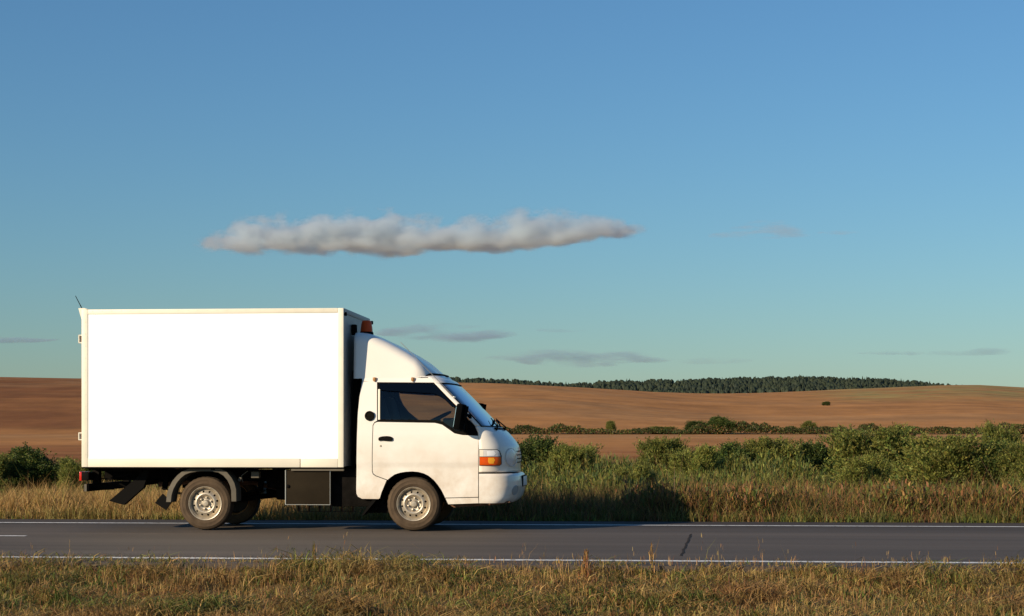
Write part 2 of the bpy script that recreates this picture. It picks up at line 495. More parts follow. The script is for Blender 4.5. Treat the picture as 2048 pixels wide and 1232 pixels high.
# tar-sealed crack across the near lane
tar = mat('tar', (0.038, 0.033, 0.030), 0.9, spec=0.05)
bm = bmesh.new()
pa, pb = [], []
for i in range(17):
    f = i / 16
    t = 16.3 + 3.7 * f
    s = 0.24 + 0.17 * f + 0.02 * noise.noise(Vector((t * 3, 0, 0)))
    ww = 0.011 + 0.007 * noise.noise(Vector((t * 5, 4, 0)))
    pa.append(bm.verts.new((s - ww, t, 0.004))); pb.append(bm.verts.new((s + ww, t, 0.004)))
for i in range(16): bm.faces.new((pa[i], pb[i], pb[i + 1], pa[i + 1]))
o = obj('crack_seal', bm, tar, smooth=0); o.rotation_euler = (0, 0, -TH); tag(o, kind='structure')

# ================================================================== THE TRUCK
OX, OY = -1.1157, 21.327                       # front axle, centre of the truck, on the road
T = empty('box_truck', (OX, OY, 0.004), -TH)
tag(T, 'white cab-over box truck with blank white cargo body and orange beacon on the road', 'truck')

def q(px, py, y):
    """photograph pixel -> (x, z) in truck axes on the plane truck-y = y"""
    dx, dz = (px - 1024) / FPX, -(py - HZ) / FPX
    t = (y + OX * AX + OY * AY) / (dx * AX + AY)
    X, Y = t * dx, t
    return (X - OX) * FX + (Y - OY) * FY, EYE + t * dz

def tumble(z):
    """half width of the cab at height z"""
    if z > 1.34:
        d = z - 1.34
        return 0.845 - 0.16 * d - 0.10 * d * d
    b = 0.845 + 0.012 * math.exp(-((z - 1.0) / 0.25) ** 2)
    b -= 0.010 * (1 / (1 + math.exp((z - 0.795) / 0.006)))          # pressed crease along the door
    b -= 0.004 * (1 / (1 + math.exp(-(z - 1.18) / 0.008)))
    b -= 0.05 * max(0, (0.45 - z)) ** 1.0
    return b

def qs(px, py, off=0.0):
    y = -0.84
    for _ in range(5):
        x, z = q(px, py, y)
        y = -(tumble(z) + off)
    return x, z

def qpoly(pts): return [qs(*p) for p in pts]

def dens(poly, step=0.03, closed=True):
    out = []
    n = len(poly)
    for i in range(n if closed else n - 1):
        a, b = Vector(poly[i]), Vector(poly[(i + 1) % n])
        k = max(1, int(math.ceil((b - a).length / step)))
        for j in range(k):
            out.append(tuple(a.lerp(b, j / k)))
    if not closed: out.append(tuple(poly[-1]))
    return out

def smooth_poly(poly, it=2, keep=()):
    """Chaikin corner cutting of a closed polygon; indices in keep stay sharp"""
    pts = [(Vector(p), i in keep) for i, p in enumerate(poly)]
    for _ in range(it):
        out = []
        n = len(pts)
        for i in range(n):
            (p, kp), (a, _ka), (b, _kb) = pts[i], pts[i - 1], pts[(i + 1) % n]
            if kp: out.append((p, True))
            else:
                out.append((p.lerp(a, 0.25), False)); out.append((p.lerp(b, 0.25), False))
        pts = out
    return [tuple(p) for p, _ in pts]

def panel_bm(outer, holes, surf, thick, step=0.035, side=-1, off=0.0, bm=None, bev=0.0):
    """skin cut to a 2-D outline in (x,z), laid on the surface y = side*surf(x,z), with thickness"""
    loops = [dens(outer, step)] + [dens(h, step) for h in holes]
    verts, edges = [], []
    for lp in loops:
        s0 = len(verts)
        verts += [Vector(p) for p in lp]
        edges += [(s0 + i, s0 + (i + 1) % len(lp)) for i in range(len(lp))]
    nb = len(verts)
    xs = [p[0] for p in loops[0]]; zs = [p[1] for p in loops[0]]
    x = min(xs) + step * 0.5; grid = []
    while x < max(xs):
        z = min(zs) + step * 0.5
        while z < max(zs):
            grid.append(Vector((x, z))); z += step
        x += step
    # drop grid points too close to the outline
    B = np.array([(v.x, v.y) for v in verts])
    if grid:
        G = np.array([(v.x, v.y) for v in grid])
        d = np.min(((G[:, None, :] - B[None, :, :]) ** 2).sum(-1), 1)
        grid = [g for g, dd in zip(grid, d) if dd > (step * 0.45) ** 2]
    verts += grid
    v2, e2, f2, ov, oe, of = delaunay_2d_cdt(verts, edges, [], 0, 1e-6)
    def inside(p, lp):
        c = False; n = len(lp); j = n - 1
        for i in range(n):
            xi, yi = lp[i]; xj, yj = lp[j]
            if (yi > p[1]) != (yj > p[1]) and p[0] < (xj - xi) * (p[1] - yi) / (yj - yi) + xi: c = not c
            j = i
        return c
    own = bm is None
    if own: bm = bmesh.new()
    A = [bm.verts.new((p[0], side * (surf(p[0], p[1]) + off), p[1])) for p in v2]
    Bk = [bm.verts.new((p[0], side * (surf(p[0], p[1]) + off - thick), p[1])) for p in v2] if thick else None
    ec = {}
    for f in f2:
        c = sum((v2[i] for i in f), Vector((0, 0))) / len(f)
        if not inside(c, loops[0]) or any(inside(c, h) for h in loops[1:]): continue
        try:
            bm.faces.new([A[i] for i in f])
            if thick: bm.faces.new([Bk[i] for i in reversed(f)])
        except ValueError: continue
        for i in range(len(f)):
            a, b = f[i], f[(i + 1) % len(f)]
            ec[(a, b)] = ec.get((a, b), 0) + 1
    if thick:
        for (a, b) in list(ec):
            if (b, a) not in ec:
                try: bm.faces.new((A[b], A[a], Bk[a], Bk[b]))
                except ValueError: pass
    for v in [v for v in bm.verts if not v.link_faces]: bm.verts.remove(v)
    return bm

side_surf = lambda x, z: tumble(z)

# ---- front of the cab: horizontal slices from the door seam round the nose
FR = [(745, 858), (752, 872), (757, 893), (762, 904), (768, 911), (790, 934), (817, 960), (839, 981), (852, 993), (858, 1001), (866, 1011), (880, 1024), (893, 1032.5), (905, 1035), (920, 1036), (938, 1035), (948, 1036), (1003, 1034)]
FRz, FRx = [], []
for y_, x_ in FR:
    a, b = q(x_, y_, -0.30); FRx.append(a); FRz.append(b)
FRz, FRx = FRz[::-1], FRx[::-1]
IN = [(745, 846), (757, 858), (768, 870), (790, 891), (812, 913), (831, 931), (852, 950), (868, 956.5), (900, 957.5), (1008, 957.5)]
INz, INx = [], []
for y_, x_ in IN:
    a, b = qs(x_, y_); INx.append(a); INz.append(b)
INz, INx = INz[::-1], INx[::-1]
def xf(z): return interp(z, FRz, FRx)
def us(z): return interp(z, INz, INx)
def nexp(z): return interp(z, [1.15, 1.35], [2.55, 2.6])
def front_surf(x, z):
    a = max(0.0, min(0.9995, (x - us(z)) / (xf(z) - us(z))))
    n = nexp(z)
    return tumble(z) * (1 - a ** n) ** (1 / n)
def front_pt(z, ph, side=-1, off=0.0, bulge=0.0):
    n = nexp(z)
    a, b = abs(math.sin(ph)) ** (2 / n), max(0.0, math.cos(ph)) ** (2 / n)
    u0, u1, w0 = us(z), xf(z) + bulge, tumble(z)
    x, y = u0 + (u1 - u0) * a, w0 * b
    if off:
        nx, ny = a ** (n - 1) / (u1 - u0), b ** (n - 1) / w0
        L = math.hypot(nx, ny) or 1
        x += off * nx / L; y += off * ny / L
    return Vector((x, side * y, z))

def front_grid(name, zs, ph0, ph1, m, parent, off=0.0, nph=26, thick=0.0, zfun=None):
    """skin between bearings ph0(z)..ph1 on both sides of the centre, mirrored"""
    bm = bmesh.new()
    rows = []
    for z in zs:
        p0 = ph0(z) if callable(ph0) else ph0
        p1 = ph1(z) if callable(ph1) else ph1
        r = [front_pt(z, p0 + (p1 - p0) * k / nph, -1, off) for k in range(nph + 1)]
        if p1 >= math.pi / 2 - 1e-4:
            r += [Vector((v.x, -v.y, v.z)) for v in r[-2::-1]]
        rows.append([bm.verts.new(v) for v in r])
    for a, b in zip(rows, rows[1:]):
        for k in range(len(a) - 1): bm.faces.new((a[k], a[k + 1], b[k + 1], b[k]))
    if ph1 != math.pi / 2:
        pass
    o = obj(name, bm, m, parent)
    if thick:
        md = o.modifiers.new('thickness', 'SOLIDIFY'); md.thickness = thick; md.offset = -1
    return o

def ph_at(z, du):
    """bearing at which the skin is du metres ahead of the door line"""
    n = nexp(z)
    a = min(1.0, du / (xf(z) - us(z)))
    return math.asin(min(1, a ** (n / 2)))

cabin = empty('cab', parent=T)
ZB = q(957, 946, -0.84)[1]                      # top of the bumper
ZC = q(957, 853, -0.84)[1]                      # foot of the windshield
ZR = q(880, 767, -0.75)[1]                      # head of the windshield
ZT = q(870, 755, -0.75)[1]                      # roof edge
HP = math.pi / 2
nz_ = list(np.linspace(ZB + 0.004, ZC, 30))
front_grid('nose_panel', nz_, 0.0, HP, M['paint'], cabin, thick=0.004)
wz = list(np.linspace(ZC, ZR, 24))
PIL = lambda z: ph_at(z, 0.062)
front_grid('windshield_pillar', wz, 0.0, PIL, M['paint'], cabin, nph=6, thick=0.01)
o = bpy.data.objects['windshield_pillar']
bm = bmesh.new(); bm.from_mesh(o.data)          # the pillar of the other side
g = bmesh.ops.duplicate(bm, geom=bm.verts[:] + bm.edges[:] + bm.faces[:])
vs = [v for v in g['geom'] if isinstance(v, bmesh.types.BMVert)]
bmesh.ops.scale(bm, vec=(1, -1, 1), verts=vs)
bmesh.ops.reverse_faces(bm, faces=[f for f in g['geom'] if isinstance(f, bmesh.types.BMFace)])
me2 = bpy.data.meshes.new('windshield_pillar')
b2 = bmesh.new(); b2.from_mesh(o.data)
bmesh.ops.scale(b2, vec=(1, -1, 1), verts=b2.verts[:]); bmesh.ops.reverse_faces(b2, faces=b2.faces[:])
b2.to_mesh(me2); b2.free(); bm.free()
for m_ in o.data.materials: pass
me2.materials.clear(); me2.materials.append(M['paint']); me2.shade_smooth()
o2 = link_mesh('windshield_pillar', me2, cabin)
md = o2.modifiers.new('thickness', 'SOLIDIFY'); md.thickness = 0.01; md.offset = -1
front_grid('windshield', wz, lambda z: ph_at(z, 0.075), HP, M['windshield'], cabin, off=-0.006, nph=24)
# black rubber surround of the windshield
bm = bmesh.new()
for sd in (-1, 1):
    tube(bm, [front_pt(z, ph_at(z, 0.069), sd, 0.000) for z in np.linspace(ZC - 0.004, ZR + 0.004, 24)], 0.008, 6)
for zz in (ZC, ZR):
    pts = [front_pt(zz, ph, -1, 0.0) for ph in np.linspace(ph_at(zz, 0.069), HP, 20)]
    tube(bm, pts + [Vector((v.x, -v.y, v.z)) for v in pts[-2::-1]], 0.008, 6)
obj('windshield_seal', bm, M['rubber'], cabin)
# brow of the roof above the windshield, and roof
rz = list(np.linspace(ZR, ZT, 8))
front_grid('roof_brow', rz, 0.0, HP, M['paint'], cabin, thick=0.006)
xr = q(724, 762, -0.75)[0]
bm = bmesh.new()
nrw = 14
rows = []
pts = [front_pt(ZT, ph, -1) for ph in np.linspace(HP, 0, 14)] + [Vector((us(ZT) * (1 - k / 8) + (xr) * k / 8, -tumble(ZT), ZT)) for k in range(1, 9)]
for p in pts:
    rows.append([bm.verts.new((p.x - 0.05 * math.sin(math.pi * k / nrw) * (1 if p.x > us(ZT) else 0), p.y * math.cos(math.pi * k / nrw), ZT + 0.05 * math.sin(math.pi * k / nrw) * min(1, abs(p.y) / 0.3))) for k in range(nrw + 1)])
for a, b in zip(rows, rows[1:]):
    for k in range(nrw):
        try: bm.faces.new((a[k], a[k + 1], b[k + 1], b[k]))
        except ValueError: pass
bmesh.ops.remove_doubles(bm, verts=bm.verts[:], dist=1e-4)
obj('roof', bm, M['paint'], cabin)

# ---- sides: rear quarter, roof rail, sill, and the door with its window
ARC = [(759.5, 997), (763, 985), (771, 966), (780, 956), (789, 949.5), (800, 946), (812, 944), (825, 943.4), (837, 944.5), (848, 947.5), (857, 952), (867, 960), (875.5, 970), (883, 981), (889, 993), (893, 1001), (895.5, 1008.6)]
def arc_from(i0, i1): return ARC[i0:i1]
quarter = [(712.5, 979), (713, 930), (714.2, 865), (716, 825), (719, 795), (724.5, 763.5), (754.0, 763.5), (754.0, 842), (748.5, 845), (745.2, 851), (743.8, 900), (743.8, 943), (745.5, 949), (751, 953), (773.0, 961.0), (771, 966), (763, 985), (759.5, 997), (757, 998.6), (724, 998.2), (716, 994), (713, 988)]
doorskin = [(755.4, 844.5), (870, 846.5), (884, 850), (897, 859), (909, 867.5), (925, 870.8), (956.3, 872.3), (956.3, 994.5), (889.9, 996), (889, 993), (883, 981), (875.5, 970), (867, 960), (857, 952), (848, 947.5), (837, 944.5), (825, 943.4), (812, 944), (800, 946), (789, 949.5), (780, 956), (775.2, 960.2), (752, 951.7), (747, 948), (745.2, 942.5), (745.2, 900), (746.6, 851.8), (749.5, 846.6)]
sill = [(891.0, 997.4), (956.3, 996.0), (957.0, 1007.0), (896.5, 1009.2)]
beltframe_out = [(755.4, 766.2), (868.5, 766.8), (890.5, 790.5), (912.5, 813), (930, 832), (949, 853), (955.5, 870.8), (925, 869.6), (909.5, 866.3), (897.5, 857.8), (884.5, 848.8), (870, 845.3), (755.4, 843.3)]
glass_hole = [(760.5, 771), (866, 771.5), (888, 795), (908, 816), (921, 831), (930, 845), (931, 864.5), (912, 862), (899.5, 853.5), (886, 844.5), (871, 840.8), (760.5, 839.4)]
rail = [(724.8, 757.2), (864, 756.5), (870, 766.0), (868.5, 765.6), (755.4, 765.0), (724.3, 762.3)]

def both(fn):
    for sd in (-1, 1): fn(sd)

def make_side(sd):
    quarter_p = obj('rear_quarter_panel', panel_bm(qpoly(quarter), [], side_surf, 0.012, 0.04, sd), M['paint'], cabin)
    obj('roof_rail', panel_bm(qpoly(rail), [], side_surf, 0.012, 0.04, sd), M['paint'], cabin)
    obj('sill', panel_bm(qpoly(sill), [], side_surf, 0.012, 0.04, sd), M['paint'], cabin)
    # dark jamb just behind every gap
    back = [(716, 990), (716, 868), (727, 764), (868, 767), (930, 834), (954, 868), (956, 1004), (898, 1006), (890, 990), (876, 968), (857, 949.5), (837, 942), (812, 941.5), (789, 947), (772, 960), (762, 985), (757, 996)]
    wh = [(759, 769), (868, 769.5), (889, 793), (909, 815), (923, 831), (932, 845), (934, 867), (911, 865), (898, 856), (885, 847), (870, 843), (759, 842)]
    obj('door_jamb', panel_bm(qpoly(back), [qpoly(wh)], side_surf, 0.006, 0.06, sd, off=-0.028), M['rubber'], cabin)
    # wheel arch lip and liner
    bm = bmesh.new()
    lip = [qs(*p) for p in ARC]
    tube(bm, [(x, sd * (tumble(z) - 0.012), z) for x, z in lip], 0.010, 6)
    obj('wheel_arch_lip', bm, M['black'], cabin)
    bm = bmesh.new()
    inner = [(x + 0.0, z + 0.004) for x, z in lip]
    r0 = [bm.verts.new((x, sd * (tumble(z) - 0.014), z)) for x, z in inner]
    r1 = [bm.verts.new((x, sd * 0.42, z)) for x, z in inner]
    for k in range(len(r0) - 1): bm.faces.new((r0[k], r0[k + 1], r1[k + 1], r1[k]))
    bm.faces.new(r1)
    obj('wheel_arch_liner', bm, M['black'], cabin, smooth=0)
    # round black air vent behind the door
    vx, vz = qs(739.6, 832.5)
    wv = tumble(vz)
    bm = bmesh.new()
    lathe_y(bm, [(0.060, 0.006 * -sd * -1), (0.060, sd * 0.004), (0.056, sd * 0.009), (0.046, sd * 0.009), (0.042, sd * 0.002), (0.0005, sd * 0.002)], 28, (vx, sd * (wv + 0.010), vz))
    v = obj('air_vent', bm, M['black'], cabin)
    bm = bmesh.new()
    for k in range(-2, 3):
        hw = math.sqrt(max(0, 0.040 ** 2 - (k * 0.016) ** 2))
        box(bm, (vx, sd * (wv + 0.014), vz + k * 0.016), (2 * hw, 0.004, 0.004))
    obj('vent_slat', bm, M['toolbox'], cabin, smooth=0)
both(make_side)

def make_door(sd):
    d = obj('door', panel_bm(qpoly(doorskin), [], side_surf, 0.014, 0.03, sd), M['paint'], T)
    obj('window_frame', panel_bm(qpoly(beltframe_out), [qpoly(glass_hole)], side_surf, 0.022, 0.03, sd, off=-0.002), M['black'], d)
    obj('light_trim', panel_bm(qpoly([(756.0, 779), (760.0, 779), (760.0, 840), (756.0, 840)]), [], side_surf, 0.006, 0.04, sd, off=0.002), M['frame'], d)
    obj('window_glass', panel_bm(qpoly(glass_hole), [], side_surf, 0.0, 0.04, sd, off=-0.012), M['glass'], d)
    # smoked wind deflector along the head and the front of the window
    vis = [(758, 767.5), (868.5, 768), (890, 791.5), (911, 814), (905, 815), (890, 800), (868, 787.2), (820, 785), (761, 781)]
    obj('wind_deflector', panel_bm(qpoly(vis), [], lambda x, z: tumble(z) + 0.012, 0.003, 0.03, sd), M['visor'], d)
    # mirror sail in the front corner of the window
    obj('sail_panel', panel_bm(qpoly([(930, 837), (947, 855), (954, 870), (931, 868), (930.5, 852)]), [], side_surf, 0.012, 0.04, sd, off=0.001), M['black'], d)
    # flap handle
    hp = smooth_poly(qpoly([(757, 873.5), (784.5, 872.3), (786.5, 882.8), (776, 882.8), (764, 881.5), (757, 883.0)]), 2)
    obj('handle', panel_bm(hp, [], side_surf, 0.020, 0.02, sd, off=0.014), M['black'], d)
    lx, lz = qs(761.3, 892.5)
    bm = bmesh.new(); w_ = tumble(lz)
    lathe_y(bm, [(0.012, 0), (0.012, sd * 0.004), (0.010, sd * 0.006), (0.0005, sd * 0.006)], 14, (lx, sd * w_, lz))
    box(bm, (lx, sd * (w_ + 0.0065), lz), (0.003, 0.002, 0.012))
    obj('lock', bm, M['rim'], d)
both(make_door)

# rear wall, floor and firewall of the cab; seats, dashboard, steering wheel
bm = bmesh.new()
zb, zt = q(716, 990, -.8)[1], q(724, 762, -.75)[1]
rr = []
for z in np.linspace(zb, ZT + 0.01, 16):
    x0 = interp(z, [q(712.5, 979, -.84)[1], q(714.2, 865, -.84)[1], q(719, 795, -.8)[1], q(724.5, 763, -.76)[1]], [q(712.5, 979, -.84)[0], q(714.2, 865, -.84)[0], q(719, 795, -.8)[0], q(724.5, 763, -.76)[0]])
    rr.append([bm.verts.new((x0 + 0.006, y, z)) for y in np.linspace(-tumble(z) + 0.006, tumble(z) - 0.006, 6)])
for a, b in zip(rr, rr[1:]):
    for k in range(5): bm.faces.new((a[k], a[k + 1], b[k + 1], b[k]))
obj('rear_wall', bm, M['paint'], cabin)
bm = bmesh.new()
fx0, fz0 = q(716, 985, -.8); fx1 = q(1015, 900, -.3)[0]
box(bm, ((fx0 + -0.42) / 2, 0, 0.74), (-0.42 - fx0, 1.6, 0.05))
box(bm, (0.05, 0, 0.93), (0.95, 1.55, 0.04))
box(bm, (0.60, 0, 0.72), (0.55, 1.0, 0.36))
obj('cab_floor', bm, M['black'], cabin, smooth=0)
interior = empty('interior', parent=T)
bm = bmesh.new()
prism_xz(bm, [q(px, py, 0.80) for px, py in [(752, 780), (797, 780), (800, 796), (807, 811), (818, 825), (838, 841), (752, 843)]], 0.79, 0.81)
obj('pillar_trim', bm, M['dash'], interior, smooth=0)
def make_seat(yc, wd):
    bm = bmesh.new()
    vs = box(bm, (-0.12, yc, 1.06), (0.50, wd, 0.15), bevel=0.04)
    rot = Matrix.Rotation(R(-17), 4, 'Y')
    box(bm, (-0.44, yc, 1.36), (0.13, wd, 0.56), rot=rot, bevel=0.045)
    box(bm, (-0.50, yc, 1.71), (0.09, wd * 0.55, 0.17), rot=rot, bevel=0.035)
    tube(bm, [(-0.50, yc - 0.06, 1.58), (-0.51, yc - 0.06, 1.68)], 0.007, 6)
    tube(bm, [(-0.50, yc + 0.06, 1.58), (-0.51, yc + 0.06, 1.68)], 0.007, 6)
    obj('seat', bm, M['seat'], interior)
make_seat(-0.42, 0.50); make_seat(0.45, 0.50)
bm = bmesh.new()
prism_xz(bm, [(0.32, 1.02), (0.30, 1.27), (0.36, 1.335), (0.52, 1.345), (0.66, 1.26), (0.66, 1.0)], -0.70, 0.70)
box(bm, (0.30, 0.43, 1.32), (0.16, 0.36, 0.10), bevel=0.03)
obj('dashboard', bm, M['dash'], interior)
bm = bmesh.new()
cen = Vector((0.12, 0.43, 1.36)); ax = Vector((-0.45, 0, 0.89)).normalized(); ux = Vector((0, 1, 0)); uy = ax.cross(ux)
ring = [cen + (ux * math.cos(a) + uy * math.sin(a)) * 0.20 for a in np.linspace(0, 2 * math.pi, 33)]
tube(bm, ring, 0.013, 8, cap=False)
for a in (0.4, math.pi - 0.4, -HP): tube(bm, [cen - ax * 0.02, cen + (ux * math.cos(a) + uy * math.sin(a)) * 0.195], 0.012, 6)
tube(bm, [cen, cen - ax * 0.35], [0.045, 0.03], 10)
obj('steering_wheel', bm, M['dash'], interior)

# ---- head lamps, indicators
def lamp_poly(pts): return [q(px, py, -(0.84 - max(0, (px - 975)) ** 2 * 0.00009)) for px, py in pts]
def make_headlight(sd):
    g_ = lamp_poly([(958.6, 899), (994, 899.2), (999.5, 902.5), (1003.0, 913), (1003.0, 929), (999, 932.2), (958.6, 932.2)])
    h = obj('headlight', panel_bm(g_, [], front_surf, 0.01, 0.02, sd, off=0.002), M['black'], T)
    obj('parking_lens', panel_bm(lamp_poly([(959.6, 900.2), (967, 900.2), (967, 913.6), (959.6, 913.6)]), [], front_surf, 0.008, 0.01, sd, off=0.009), M['frame'], h)
    obj('clear_lens', panel_bm(lamp_poly([(967.4, 900.2), (993.5, 900.4), (998.4, 903.6), (1001.0, 913.6), (967.4, 913.6)]), [], front_surf, 0.007, 0.012, sd, off=0.011), M['clear'], h)
    obj('amber_lens', panel_bm(lamp_poly([(959.6, 914.6), (1001.6, 914.6), (1002.0, 928), (998.6, 931.2), (959.6, 931.2)]), [], front_surf, 0.007, 0.012, sd, off=0.012), M['amber'], h)
    obj('lens_hot_spot', panel_bm(lamp_poly([(977, 916), (988, 916), (990, 921), (987, 928), (978, 928), (976, 922)]), [], front_surf, 0.002, 0.01, sd, off=0.0135), M['amber_hot'], h)  # painted bright spot in the middle of the amber lens
    obj('lens_hot_spot', panel_bm(lamp_poly([(974, 903), (988, 902.5), (992, 908), (988, 912), (975, 912)]), [], front_surf, 0.002, 0.01, sd, off=0.0125), M['white_hot_spot'], h)  # painted white highlight on the clear lens
    # the main lamp facing forward
    z0, z1 = q(1009, 933, -.6)[1], q(1009, 898, -.6)[1]
    bm = bmesh.new(); rows = []
    for z in np.linspace(z0, z1, 9):
        f = math.sqrt(max(0.02, 1 - ((z - (z0 + z1) / 2) / ((z1 - z0) / 2 + .004)) ** 2))
        pc = 0.98
        rows.append([bm.verts.new(front_pt(z, pc - 0.26 * f + 0.52 * f * k / 12, sd, 0.006 + 0.008 * math.sin(math.pi * k / 12))) for k in range(13)])
    for a, b in zip(rows, rows[1:]):
        for k in range(12): bm.faces.new((a[k], a[k + 1], b[k + 1], b[k]))
    obj('main_lens', bm, M['clear'], h)
    bm = bmesh.new()
    loop = [front_pt((z0 + z1) / 2 + (z1 - z0) / 2 * 1.06 * math.sin(a), 0.98 + 0.29 * math.cos(a), sd, 0.004) for a in np.linspace(0, 2 * math.pi, 33)]
    tube(bm, loop, 0.003, 6, cap=False)
    obj('lamp_bezel', bm, M['fairing'], h)
both(make_headlight)
# grille slot and its bars between the lamps, emblem-free
bm = bmesh.new()
for z in np.linspace(q(1030, 925, -.2)[1], q(1030, 903, -.2)[1], 4):
    pts = [front_pt(z, ph, -1, 0.002) for ph in np.linspace(1.32, HP, 8)]
    tube(bm, pts + [Vector((v.x, -v.y, v.z)) for v in pts[-2::-1]], 0.007, 6)
obj('grille', bm, M['black'], T)

# ---- bumper
def build_bumper():
    prof = [(946.5, 1037, 0.000), (947.5, 1040, 0.008), (951, 1042.5, 0.014), (960, 1044, 0.016), (972, 1044.5, 0.016), (984, 1042, 0.012), (994, 1038.5, 0.006), (1000, 1034, -0.002), (1004, 1028, -0.012)]
    bm = bmesh.new(); rows = []
    pr = []
    for i, (py, px, so_) in enumerate(prof):
        x1, z = q(px, py, -0.3)
        pr.append((z, x1, so_))
    pr = sorted(pr)
    zz = np.linspace(pr[0][0], pr[-1][0], 26)
    sx = us(0.6)
    for z in zz:
        x1 = interp(z, [p[0] for p in pr], [p[1] for p in pr]); so_ = interp(z, [p[0] for p in pr], [p[2] for p in pr])
        x0 = q(957.8, 970, -.84)[0]
        w0 = tumble(0.70) + so_ * 0.5 - 0.002
        n = 3.6
        r = []
        for ph in np.linspace(0, HP, 30):
            a, b = abs(math.sin(ph)) ** (2 / n), max(0.0, math.cos(ph)) ** (2 / n)
            r.append(Vector((x0 + (x1 - x0) * a, -w0 * b, z)))
        r += [Vector((v.x, -v.y, v.z)) for v in r[-2::-1]]
        rows.append([bm.verts.new(v) for v in r])
    for a, b in zip(rows, rows[1:]):
        for k in range(len(a) - 1): bm.faces.new((a[k], a[k + 1], b[k + 1], b[k]))
    # close the top and turn the lower edge under
    top, low = rows[-1], rows[0]
    for row, inset in ((top, 0.05), (low, 0.06)):
        c = Vector((0.4, 0, 0))
        inn = [bm.verts.new(Vector((v.co.x - inset, v.co.y * 0.93, v.co.z))) for v in row]
        for k in range(len(row) - 1): bm.faces.new((row[k], row[k + 1], inn[k + 1], inn[k]))
    b = obj('bumper', bm, M['paint'], T)
    # fog lamp recesses, plate holder and plate
    for sd in (-1, 1):
        fx, fz = q(1023, 981, -0.62)
        bm = bmesh.new()
        pts = []
        for a in np.linspace(0, 2 * math.pi, 25):
            zq = fz + 0.055 * math.sin(a); yy = 0.62 + 0.075 * math.cos(a)
            x1 = interp(zq, [p[0] for p in pr], [p[1] for p in pr]); x0 = q(957.8, 970, -.84)[0]
            w0 = tumble(0.70)
            xx = x0 + (x1 - x0) * (1 - (yy / w0) ** 3.6) ** (1 / 3.6) + 0.002
            pts.append((xx, sd * yy, zq))
        tube(bm, pts, 0.006, 6, cap=False)
        c = bm.verts.new((sum(p[0] for p in pts[:-1]) / 24 + 0.016, sd * 0.62, fz))
        rg = [bm.verts.new(p) for p in pts[:-1]]
        for k in range(24): bm.faces.new((c, rg[k], rg[(k + 1) % 24]))
        obj('fog_lamp', bm, M['boxend'], b)
    x1, z1 = q(1044, 962, -0.1)
    bm = bmesh.new(); box(bm, (x1 + 0.004, 0, z1), (0.045, 0.56, 0.135), bevel=0.006)
    h = obj('plate_holder', bm, M['black'], b)
    bm = bmesh.new(); box(bm, (x1 + 0.031, 0, z1), (0.006, 0.52, 0.112), bevel=0.002)
    obj('number_plate', bm, M['plate'], b)
    bm = bmesh.new()
    pr_ = [q(px, py, -.5) for px, py in [(905, 1010), (957, 1006.5), (1020, 1001), (1024, 1004), (1000, 1008), (960, 1011.5), (912, 1014)]]
    prism_xz(bm, pr_, -0.72, 0.72)
    obj('undertray', bm, M['rust'], T, smooth=0)
build_bumper()

# ---- wipers, cowl, side marker, aerial
bm = bmesh.new()
def front_x(y, z):
    n = nexp(z); b = min(1, abs(y) / tumble(z))
    return us(z) + (xf(z) - us(z)) * (1 - b ** n) ** (1 / n)
def make_wiper(y0, y1):
    bm = bmesh.new()
    p0 = Vector((front_x(y0, ZC - 0.03) + 0.015, y0, ZC - 0.03))
    p1 = Vector((front_x((y0 + y1) / 2, ZC + 0.10) + 0.03, (y0 + y1) / 2, ZC + 0.10))
    tube(bm, [p0, p0 + Vector((0.02, 0.02, 0.02)), p1], [0.012, 0.009, 0.006], 6)
    box(bm, p0, (0.04, 0.05, 0.035), bevel=0.008)
    pts = []
    for k in range(9):
        f = k / 8; y = y0 - 0.05 + (y1 - y0 + 0.1) * f; z = ZC + 0.005 + 0.075 * f
        pts.append(Vector((front_x(y, z) + 0.014, y, z)))
    tube(bm, pts, 0.011, 6)
    obj('wiper', bm, M['black'], T)
make_wiper(-0.60, -0.10)
make_wiper(0.0, 0.50)
bm = bmesh.new()
pts = [front_pt(ZC - 0.03, ph, -1, 0.002) for ph in np.linspace(0.9, HP, 12)]
pts = pts + [Vector((v.x, -v.y, v.z)) for v in pts[-2::-1]]
tube(bm, pts, 0.014, 6)
obj('cowl_grille', bm, M['black'], T)
bm = bmesh.new()
mz = q(944, 833.5, -.78)[1]
pp = front_pt(mz, ph_at(mz, 0.035), -1, 0.004)
vs = bmesh.ops.create_uvsphere(bm, u_segments=14, v_segments=8, radius=1)['verts']
bmesh.ops.scale(bm, vec=(0.022, 0.010, 0.034), verts=vs)
bmesh.ops.rotate(bm, cent=(0, 0, 0), matrix=Matrix.Rotation(R(-38), 3, 'Y'), verts=vs)
bmesh.ops.translate(bm, vec=pp, verts=vs)
obj('side_nozzle', bm, M['black'], T)
bm = bmesh.new()
a0 = q(908, 795, -.80); a1 = q(801, 685, -.80)
tube(bm, [(a0[0], -0.775, a0[1]), (a0[0] - 0.05, -0.79, a0[1] + 0.055), (a1[0], -0.79, a1[1])], [0.006, 0.0045, 0.0035], 6)
vs = box(bm, (a0[0], -0.77, a0[1]), (0.03, 0.04, 0.022), bevel=0.005)
obj('aerial', bm, M['alu'], T)

